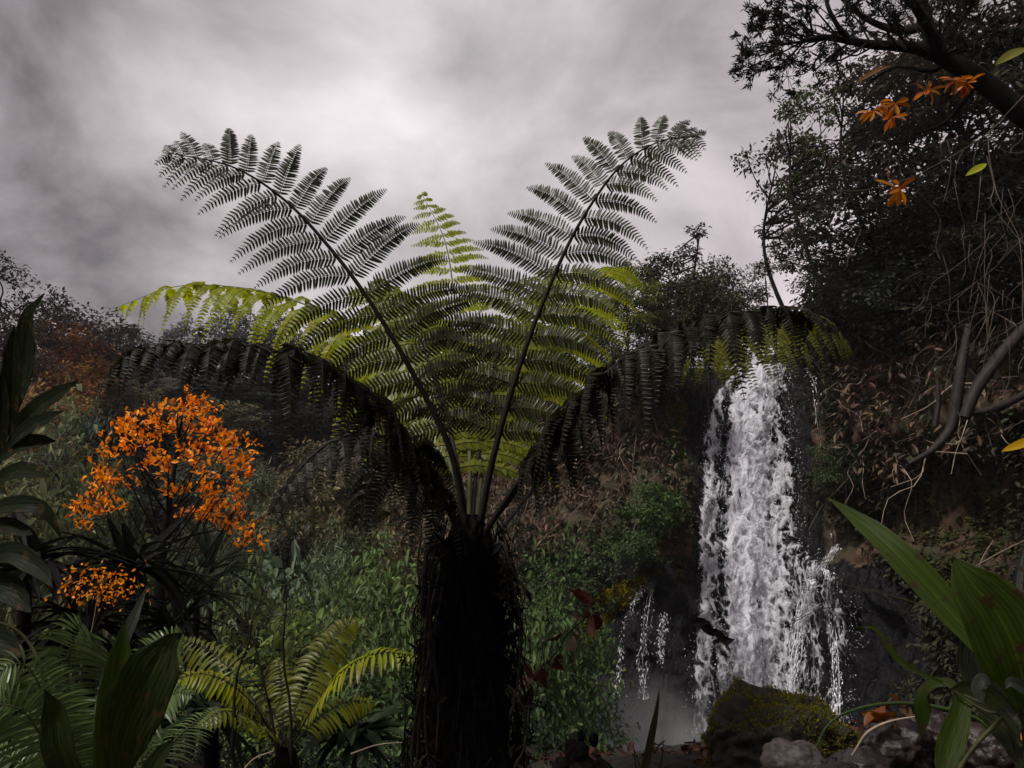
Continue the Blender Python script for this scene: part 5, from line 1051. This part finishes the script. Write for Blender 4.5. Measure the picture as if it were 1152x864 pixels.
# curled leaf hanging on a spider's thread
def hung_leaf():
    o = empty('hanging_leaf', at(800, 712, 2.85), 'curled black dead leaf hanging in front of the waterfall', 'dead leaf'); og = np.array(o.location); mb = MB()
    bigleaf(mb, [at(x, y, 2.85) - og for x, y in [(778, 702), (788, 701), (797, 710), (804, 716)]], .040, 'lance', (0, -1, .4), .5, 14, 4)
    bigleaf(mb, [at(x, y, 2.85) - og for x, y in [(796, 708), (806, 714), (815, 722), (827, 719)]], .034, 'oval', (.2, -1, .6), .7, 14, 4)
    bigleaf(mb, [at(x, y, 2.85) - og for x, y in [(788, 703), (795, 700), (799, 699)]], .014, 'lance', (0, -1, .4), .3, 8, 4)
    mb.build('leaf_blade', M['fernbark'], o, True); mb = MB(); tube(mb, [at(798, 704, 2.85) - og, at(797, 400, 2.85) - og], .00025, 3); mb.build('thread', M['twig'], o)
hung_leaf()

# ------------------------------------------------------------------ overhanging tree, orange sprigs, vines, roots on the right
def overhang():
    d0 = 7.0; base = np.array([7.4, 7.4, 2.0]); o = empty('overhanging_tree', base, 'big dark tree leaning in from the cliff with a thick slanting trunk', 'tree'); tb, cb = MB(), MB(); r = np.random.default_rng(15)
    A = lambda px, py, d=7.: at(px, py, d) - base
    limbs = [([[0, 0, 0], A(1260, 220, 7.2), A(1152, 130), A(1100, 88), A(1058, 62)], [.22, .17, .12, .09]), ([A(1068, 68), A(1030, 54), A(980, 50), A(930, 42, 6.8), A(905, 46, 6.7)], [.075, .05, .035, .02]),
             ([A(1058, 62), A(1040, 20), A(1030, -40), A(1020, -90)], [.08, .06, .04]), ([A(1042, 30), A(1010, 34, 7.2), A(970, 18, 7.3), A(930, -20, 7.3)], [.05, .03, .02]), ([A(955, 46, 6.9), A(940, 25, 6.8), A(930, 0, 6.8), A(935, -30, 6.8)], [.025, .015]),
             ([A(1052, 45), A(1020, -10, 6.6), A(1000, -60, 6.4)], [.05, .03]), ([A(1100, 90), A(1080, 120, 7.1), A(1060, 140, 7.2), A(1030, 150, 7.3)], [.03, .012]), ([A(1065, 66, 7), A(1050, 80, 7.1), A(1010, 75, 7.3), A(980, 90, 7.4)], [.025, .012])]
    for p, rad in limbs: tube(tb, catmull(p, 26), rad, 9)
    tips = [(835, 55), (842, 75), (848, 30), (860, 12), (875, 35), (862, 60), (870, -5), (885, 15), (895, 62), (880, 48), (905, 28), (850, 82), (918, 5), (900, -10), (930, 70), (935, 20), (950, 0), (965, 15), (985, 5), (1000, 20), (955, 60), (1010, -5), (975, 35), (940, 48), (890, 0), (868, 22),
            (1060, 10), (1080, 25), (1100, 0), (1120, 30), (1140, 10), (1075, -10), (1030, 0), (1150, 50), (1125, 60), (1050, -20), (1095, 45), (886, 86), (915, 80)]
    for (px, py) in tips:
        dd = r.uniform(6.3, 7.5); tip = A(px, py, dd); bx_ = min(max(px + 45, 905), 1060); b0 = A(bx_, np.interp(bx_, [905, 930, 1060], [46, 42, 62]), 6.9)
        tube(tb, catmull([b0, (b0 + tip) / 2 + r.normal(size=3) * .07, tip], 8), [.012, .005], 4)
        for s in range(9):
            c = tip + r.normal(size=3) * [.10, .14, .09]; tube(tb, [tip, c], .003, 3); n = 26
            ax = nz(c - b0 + r.normal(size=3) * .3); D = nz(r.normal(size=(n, 3)) + ax * .9); kites(cb, c + ax * r.uniform(-.07, .02, (n, 1)) + r.normal(size=(n, 3)) * .012, nz(D + ax * .5), rdir(n, r), r.uniform(.045, .085, n), r.uniform(.011, .020, n))
    tb.build('trunk', M['darkbark'], o, True); c = cb.build('crown', M['tint'], o); c.color = (.010, .010, .008, 1)
overhang()
def orange_sprig(name, label, c, n, size, d, seed, spread, hang=-.4, mat='orange_sprig'):
    r = np.random.default_rng(seed + 20); cc = at(c[0], c[1], d); o = empty(name, cc, label, 'leaf sprig', 'orange leaf sprigs on the dark cliff trees'); mb = MB(); tube(mb, catmull([[0, 0, 0], [.02, 0, .12], [.06, .1, .3], [.15, .5, .5]], 10), [.003, .006], 4); mb.build('stem', M['stalk'], o, True); mb = MB()
    for k in range(spread):
        p0 = r.normal(size=3) * [.13, .08, .06] * (spread > 1) + ([.1 * k - .1 * spread / 2, 0, .045 * k] if spread > 1 else 0)
        a = np.linspace(-2.6, 2.6, n) + r.normal(size=n) * .2; D = np.stack([np.sin(a), r.normal(size=n) * .7 - .2, -np.cos(a) * .6 + hang * .3 + r.normal(size=n) * .25], -1)
        blades(mb, np.repeat(p0[None] if np.ndim(p0) else [[0, 0, 0]], n, 0), D, np.tile([0, -1., .5], (n, 1)) + r.normal(size=(n, 3)) * .4, size * r.uniform(.75, 1.1, n), size * .25, 'obov', 8, r.uniform(-.1, .6, n), .3)
    mb.build('foliage', M[mat], o)
M['orange_sprig'] = leafmat('orange_sprig_leaf', (.36, .11, .010), .5, (1.15, 1.05, .7), .5, .04, .4, .015)
orange_sprig('orange_sprig', 'single hanging rosette of long orange leaves', (1012, 212), 8, .20, 6.2, 1, 1, hang=-1)
orange_sprig('orange_sprig', 'larger orange leaf clump just under the slanting trunk', (1042, 122), 9, .15, 6.0, 2, 6)
orange_sprig('orange_sprig', 'tiny orange leaf above the hanging rosette', (999, 192), 3, .06, 6.2, 3, 1)
def single_leaf(name, label, pts_, w_, mat, d):
    mb = MB(); b0 = at(*pts_[0], d); bigleaf(mb, [at(*p, d) - b0 for p in pts_], w_, 'lance', (0, -1, .5), .3, 12, 4); o = mb.build(name, mat, None, True); o.location = b0; tag(o, label, 'leaf'); return o
single_leaf('long_leaf', 'long brownish orange leaf slanting under the bare branch', [(1002, 74), (985, 80), (962, 94)], .055, M['orangedead'], 6.4)
single_leaf('yellow_leaf', 'small yellow green leaf caught on the pale vines', [(1110, 184), (1100, 190), (1086, 198)], .07, M['brightyellow'] if M.setdefault('brightyellow', leafmat('yellow_green_leaf', (.35, .33, .03), .5, None, .1, .05)) else None, 6.5)
single_leaf('yellow_leaf', 'dim yellow leaf hanging at the edge near the slanting trunk', [(1156, 54), (1138, 62), (1118, 74)], .10, M['dimyellow'] if M.setdefault('dimyellow', leafmat('dim_yellow_leaf', (.14, .12, .02), .4, None, .1, .05)) else None, 6.5)
single_leaf('yellow_leaf', 'orange yellow leaf entering the picture edge below the roots', [(1165, 492), (1148, 500), (1126, 508)], .035, M['orangeyellow'] if M.setdefault('orangeyellow', leafmat('orange_yellow_leaf', (.55, .24, .02), .5, None, .1, .05)) else None, 3.0)
VG = 'thin pale vines hanging on the dark cliff'
VN = [('long thin vine sagging from the slanting trunk past the orange rosette', [(1152, 108), (1110, 150), (1060, 182), (1010, 205), (960, 215), (925, 208)], .009, 6.3),
 ('vine dropping straight from the yellow leaf', [(1104, 190), (1102, 220), (1098, 250)], .008, 6.5),
 ('main pale vine running down the picture edge', [(1112, 155), (1115, 190), (1125, 225), (1145, 265), (1150, 300), (1150, 360)], .012, 7),
 ('second vine twisting beside the main pale vine', [(1110, 175), (1118, 210), (1116, 230), (1140, 262), (1175, 300)], .010, 7),
 ('looping vine curving under the yellow leaf', [(1152, 265), (1120, 300), (1080, 330), (1045, 350), (1040, 380)], .010, 8),
 ('fine vine crossing above the bent roots', [(1152, 345), (1100, 352), (1040, 345), (960, 330)], .008, 8),
 ('vine fanning out lowest toward the bent root', [(1100, 318), (1110, 350), (1095, 385), (1070, 400)], .012, 9),
 ('vine fanning out beside the lowest one', [(1100, 318), (1118, 335), (1112, 380), (1105, 420)], .012, 9),
 ('vine fanning toward the picture edge', [(1100, 318), (1125, 330), (1150, 348)], .010, 9),
 ('straight thin vine between the fan and the roots', [(1108, 240), (1108, 330), (1112, 405)], .008, 9),
 ('thin vine bowed above the shaded bush', [(1120, 262), (1075, 300), (1050, 318), (1042, 340)], .009, 9),
 ('short pale vine high beside the slanting trunk', [(1112, 150), (1122, 165), (1140, 172), (1170, 168)], .009, 7),
 ('pale twig hanging on the dark cliff bush', [(968, 260), (962, 275), (955, 288), (952, 300)], .012, 15),
 ('grass-like pale vine above the root fork', [(1152, 360), (1110, 385), (1080, 398), (1062, 402)], .010, 9),
 ('thin bright vine across the dark hollow', [(1160, 470), (1120, 487), (1080, 495)], .007, 8)]
for i, (lb, pts_, rad, d) in enumerate(VN):
    o = stem('vine', lb, 'vine', [(*p, d) for p in pts_], [rad * .42, rad * .25], M['vine'], 0, i + 50); o['group'] = VG
# extra hanging strands as one tangle
mb = MB(); r = np.random.default_rng(31)
for k in range(60):
    px, py = r.uniform(1020, 1170), r.uniform(140, 420); d = r.uniform(9, 14); l = r.uniform(20, 90); a = r.normal() * .8
    tube(mb, catmull([at(px, py, d), at(px + a * 20 + r.normal() * 6, py + l * .4, d), at(px + a * 26 + r.normal() * 10, py + l * .8, d + .1), at(px + a * 35, py + l, d)], 10), [.007, .004], 3)
tag(mb.build('fine_vines', solidmat('dull_vine', (.03, .024, .02), (.08, .063, .05), 5, .9, .1)), 'tangle of fine dull vines over the dark cliff', 'vines', kind='stuff')
def root(label, pts_, rad, d):
    o = stem('root', label, 'root', [(*p, d) if len(p) == 2 else p for p in pts_], rad, M['rootbark'], 0, int(pts_[0][0])); o['group'] = 'bare bent roots over the hollow in the cliff'
M['rootbark'] = solidmat('root_bark', (.008, .006, .005), (.028, .021, .017), 9, .7, .6, .03, stretch=(1, 1, .5))
root('bent root curving down into the hollow', [(1090, 365), (1082, 410), (1076, 450), (1070, 480), (1050, 505), (1022, 522)], [.06, .09, .11, .08, .04], 14.5)
root('thick straight root slanting in from the picture edge', [(1175, 345), (1130, 395), (1100, 435), (1085, 470)], [.11, .12, .10], 14.2)
root('thin root arching under the thick one', [(1175, 430), (1140, 450), (1110, 462), (1085, 465)], [.06, .08, .05], 14.2)
root('short stub of root between the bent and thick roots', [(1052, 480), (1056, 450), (1054, 425)], [.05, .04], 15)

# pale bare trunks and hanging vines under the feathery tree across the valley
for i, (px, y0, y1, d, lb) in enumerate([(392, 655, 740, 18.3, 'pale thin vine hanging first under the feathery tree'), (402, 650, 735, 18.2, 'pale thin vine hanging last under the feathery tree'), (413, 520, 600, 28, 'pale bare stem glimpsed among the far trees')]):
    o = stem('hanging_vine', lb, 'vine', [(px, y0, d), (px + 4, (y0 + y1) / 2, d), (px + 6, y1, d)], [.018, .012], M['palebark'], 0, i)

# ------------------------------------------------------------------ air
def volume_box(name, lo, hi, dens, col, aniso=.2):
    V = [(x, y, z) for x in (lo[0], hi[0]) for y in (lo[1], hi[1]) for z in (lo[2], hi[2])]
    mb = MB(); mb.add(V, [[0, 1, 3, 2], [4, 6, 7, 5], [0, 4, 5, 1], [2, 3, 7, 6], [0, 2, 6, 4], [1, 5, 7, 3]])
    m, nt, out = newmat(name); v_ = N(nt, 'VolumePrincipled'); v_.inputs['Color'].default_value = (*col, 1); v_.inputs['Density'].default_value = dens; v_.inputs['Anisotropy'].default_value = aniso; nt.links.new(v_.outputs[0], out.inputs['Volume'])
    return tag(mb.build(name, m), kind='stuff')
HAZE = .00045
if HAZE: volume_box('haze', (-97, -14, -8), (97, 125, 32), HAZE, (.95, .93, .95))
# spray at the foot of the fall
import bmesh
bm = bmesh.new(); bmesh.ops.create_icosphere(bm, subdivisions=4, radius=1); v_ = np.array([a.co[:] for a in bm.verts]); f_ = np.array([[a.index for a in f.verts] for f in bm.faces]); bm.free()
mb = MB(); mb.add(v_ * (1 + .25 * fbm(v_ * 1.5, 3))[:, None] * [3.9, 2.4, 2.5], f_)
m, nt, out = newmat('spray'); v_ = N(nt, 'VolumePrincipled'); v_.inputs['Color'].default_value = (.97, .97, 1, 1); v_.inputs['Anisotropy'].default_value = .1
tc = N(nt, 'TexCoord'); no = N(nt, 'TexNoise'); no.inputs['Scale'].default_value = .6; no.inputs['Detail'].default_value = 3; nt.links.new(tc.outputs['Object'], no.inputs['Vector'])
ln = N(nt, 'VectorMath', operation='MULTIPLY'); nt.links.new(tc.outputs['Object'], ln.inputs[0]); ln.inputs[1].default_value = (1 / 3.9, 1 / 2.4, 1 / 2.5)
le = N(nt, 'VectorMath', operation='LENGTH'); nt.links.new(ln.outputs[0], le.inputs[0])
mr = N(nt, 'MapRange'); nt.links.new(le.outputs['Value'], mr.inputs[0]); mr.inputs[1].default_value = .95; mr.inputs[2].default_value = .1
mr2 = N(nt, 'MapRange'); nt.links.new(no.outputs['Fac'], mr2.inputs[0]); mr2.inputs[1].default_value = .35; mr2.inputs[2].default_value = .7
ml = N(nt, 'Math', operation='MULTIPLY'); nt.links.new(mr.outputs[0], ml.inputs[0]); nt.links.new(mr2.outputs[0], ml.inputs[1]); ml2 = N(nt, 'Math', operation='MULTIPLY'); nt.links.new(ml.outputs[0], ml2.inputs[0]); ml2.inputs[1].default_value = .55
nt.links.new(ml2.outputs[0], v_.inputs['Density']); nt.links.new(v_.outputs[0], out.inputs['Volume'])
o = mb.build('spray', m); o.location = at(702, 856, 22.0); tag(o, 'white spray drifting at the foot of the waterfall', 'spray', kind='stuff')

cy = scene.cycles
cy.max_bounces = 6; cy.diffuse_bounces = 3; cy.glossy_bounces = 2; cy.transmission_bounces = 4; cy.transparent_max_bounces = 12; cy.volume_bounces = 1
cy.use_denoising = True; cy.use_adaptive_sampling = True; cy.adaptive_threshold = .02
cy.caustics_reflective = False; cy.caustics_refractive = False
cy.volume_step_rate = 2; cy.volume_max_steps = 64
